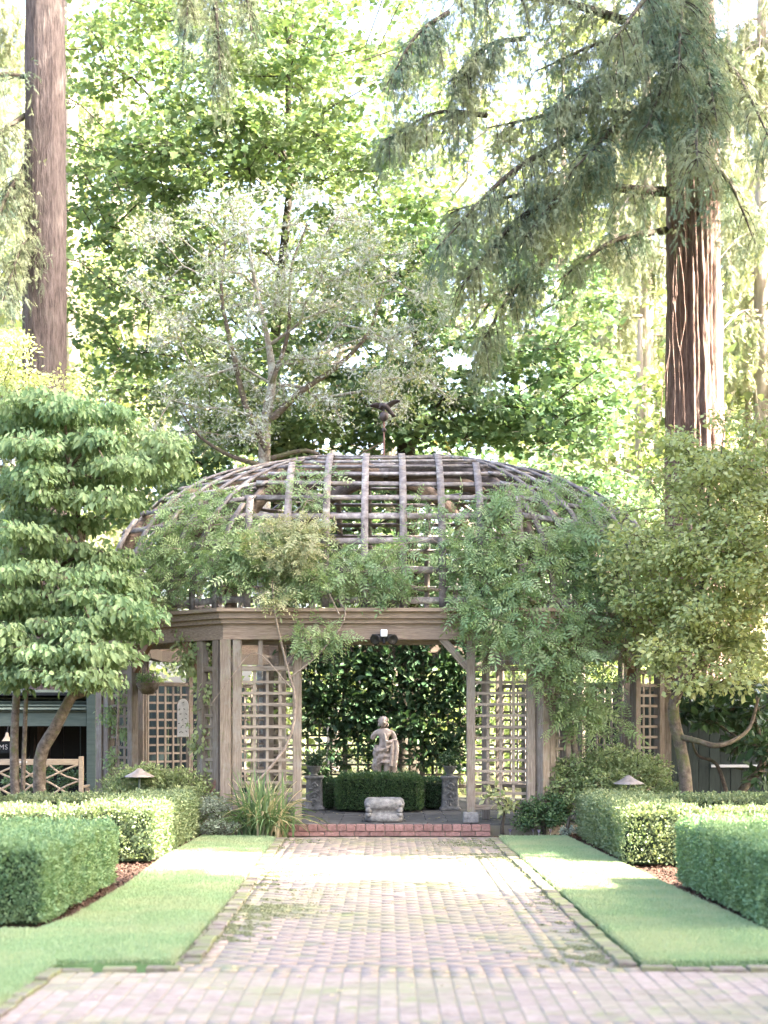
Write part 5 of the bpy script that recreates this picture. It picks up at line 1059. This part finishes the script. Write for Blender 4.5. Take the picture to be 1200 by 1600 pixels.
# ferns and crocuses right of the step
def fern(px, py, n, size, mat, label, lean=.0):
    b = G(px, py); rt = empty('fern', tuple(b), label, 'plant', 'ferns right of the step')
    for k in range(n):
        a = 6.283 * k / n + R.normal() * .2; el = R.uniform(.5, 1.2)
        V, Fc, r = stamp(T_FERN, a_([[b.x, b.y, .01]]), a_([[math.cos(a) + lean, math.sin(a), el]]), a_([[-math.cos(a) * .5, -math.sin(a) * .5, 1.]]), size * R.uniform(.8, 1.15)); link('frond', fmesh('frond', V, Fc, r), rt, mat)
fern(793, 1296, 9, .42, M['fern'], 'yellowing fern right beside the pavilion stone footing', .1)
fern(848, 1300, 12, .30, M['fern'], 'bright low fern among the crocuses')
sp2 = shrub('tall_perennial', 'yellow green leafy perennial leaning against the right front post', [(775, 1245, 14, 14, 22.3, 22.5, 6), (795, 1262, 12, 10, 22.3, 22.5, 6)], M['fern'], 16, (.08, .06, .05), .07)
for k, (px, py) in enumerate([(826, 1302), (833, 1306), (842, 1307), (852, 1305), (860, 1306), (867, 1303), (812, 1300), (805, 1304), (872, 1300), (848, 1301), (320, 1303), (312, 1298), (330, 1306), (797, 1306), (838, 1300)]):
    b = G(px, py); rt = empty('crocus', tuple(b), 'pale lilac crocus in the soil right of the step' if px > 600 else 'pale lilac crocus beside the left lawn end', 'flower', 'lilac crocuses right of the step' if px > 600 else 'crocuses by the left lawn')
    pe = []
    part('stem', tube([(b.x, b.y, 0), (b.x, b.y, .05)], .004, 5), rt, M['white'])
    for q in range(6):
        a = q * 1.047; pe.append(stamp(T_OV, a_([[b.x, b.y, .045]]), a_([[math.cos(a) * .45, math.sin(a) * .45, 1.]]), a_([[-math.cos(a), -math.sin(a), .4]]), .06))
    V, Fc, r = join(pe); link('petals', fmesh('petals', V, Fc, r), rt, M['lilac'])
# fallen leaves
n = 260; q = np.stack([R.uniform(-1.6, 1.6, n), R.uniform(9, 22.3, n), np.full(n, .022)], 1)
q2 = np.stack([R.uniform(-1.6, 1.6, 60), R.uniform(22.9, 26, 60), np.full(60, ZD + .006)], 1); q = np.concatenate([q, q2]); n = len(q)
V, Fc, r = stamp(T_OV, q, R.normal(size=(n, 3)) * a_([1, 1, .05]), R.normal(size=(n, 3)) * .2 + a_([0, 0, 1]), R.uniform(.02, .05, n)); tag(link('fallen_leaves', fmesh('fallen_leaves', V, Fc, r), None, M['deadleaf']), 'small yellowed leaves scattered on the brick path and pavilion floor', 'leaves', None, 'stuff')
# mulch chips in the beds
n = 60000; q = np.stack([R.choice([-1, 1], n) * R.uniform(1.6, 4.2, n), R.uniform(11, 23, n), np.full(n, .003)], 1); q = q[~(inpoly(q, lawnL) | inpoly(q, lawnR))]; n = len(q)
V, Fc, r = stamp(T_RH, q, R.normal(size=(n, 3)) * a_([1, 1, .35]), R.normal(size=(n, 3)) * .6 + a_([0, 0, 1]), R.uniform(.015, .05, n)); tag(link('mulch', fmesh('mulch', V, Fc, r), None, M['soil']), 'dark brown bark chips under the hedges', 'mulch', None, 'stuff')

# ------------------------------------------------------------------ unseen trees added right of the path to shade it, gap left for sun
sh = [(10.5, -5.5, 2.8), (10.8, -.6, 2.9), (10.2, 4.3, 2.9), (10.6, 9.5, 3.0), (10.4, 18.75, 2.8), (10.8, 23.9, 2.9), (14.5, 2.0, 3.0), (14.5, 4.9, 2.6), (15, 21.5, 2.8)]
for k, (x, y, rr) in enumerate(sh):
    n = 330; v = nrm(R.normal(size=(n, 3))) * (R.random((n, 1)) ** .4); c = a_([x, y, 12.0]) + v * a_([rr, rr, 9.4])
    if k == 8: c[:, 2] -= 0
    tree('offscreen_shade_tree', ['first', 'second', 'third', 'fourth', 'fifth', 'sixth', 'inner first', 'inner second', 'inner third'][k] + ' unseen tall leafy tree added right of the path for shade, counting from the camera', 'tree', [(x, y, 0), (x, y, 5), (x, y, 11), (x, y, 19)], [.3, .24, .16, .06], c, M['bark'], M['maple2'], 60, (.8, .8, .75), T_MB, .30, r_tip=.015, seg=1.5, tw=0, group='unseen shade trees added right of the path', pen=.3)
v = nrm(R.normal(size=(210, 3))) * (R.random((210, 1)) ** .4); c = a_([10.4, 26.6, 21.0]) + v * a_([3, 3, 8])  # sparse unseen crown, added to dapple the left trunk and dogwood
tree('offscreen_shade_tree', 'very tall open crowned tree added out of view right of the pavilion for dappled shade', 'tree', [(10.4, 26.6, 0), (10.4, 26.6, 9), (10.4, 26.6, 18), (10.4, 26.6, 26)], [.35, .3, .2, .06], c, M['bark'], M['maple2'], 42, (.9, .9, .75), T_MB, .28, r_tip=.015, seg=1.5, tw=0, group='unseen shade trees added right of the path', pen=.3)
print('TRIS', sum(sum(len(p.vertices) - 2 for p in []) for o in []), 'polys', sum(len(o.data.polygons) for o in COL.objects if o.type == 'MESH'))
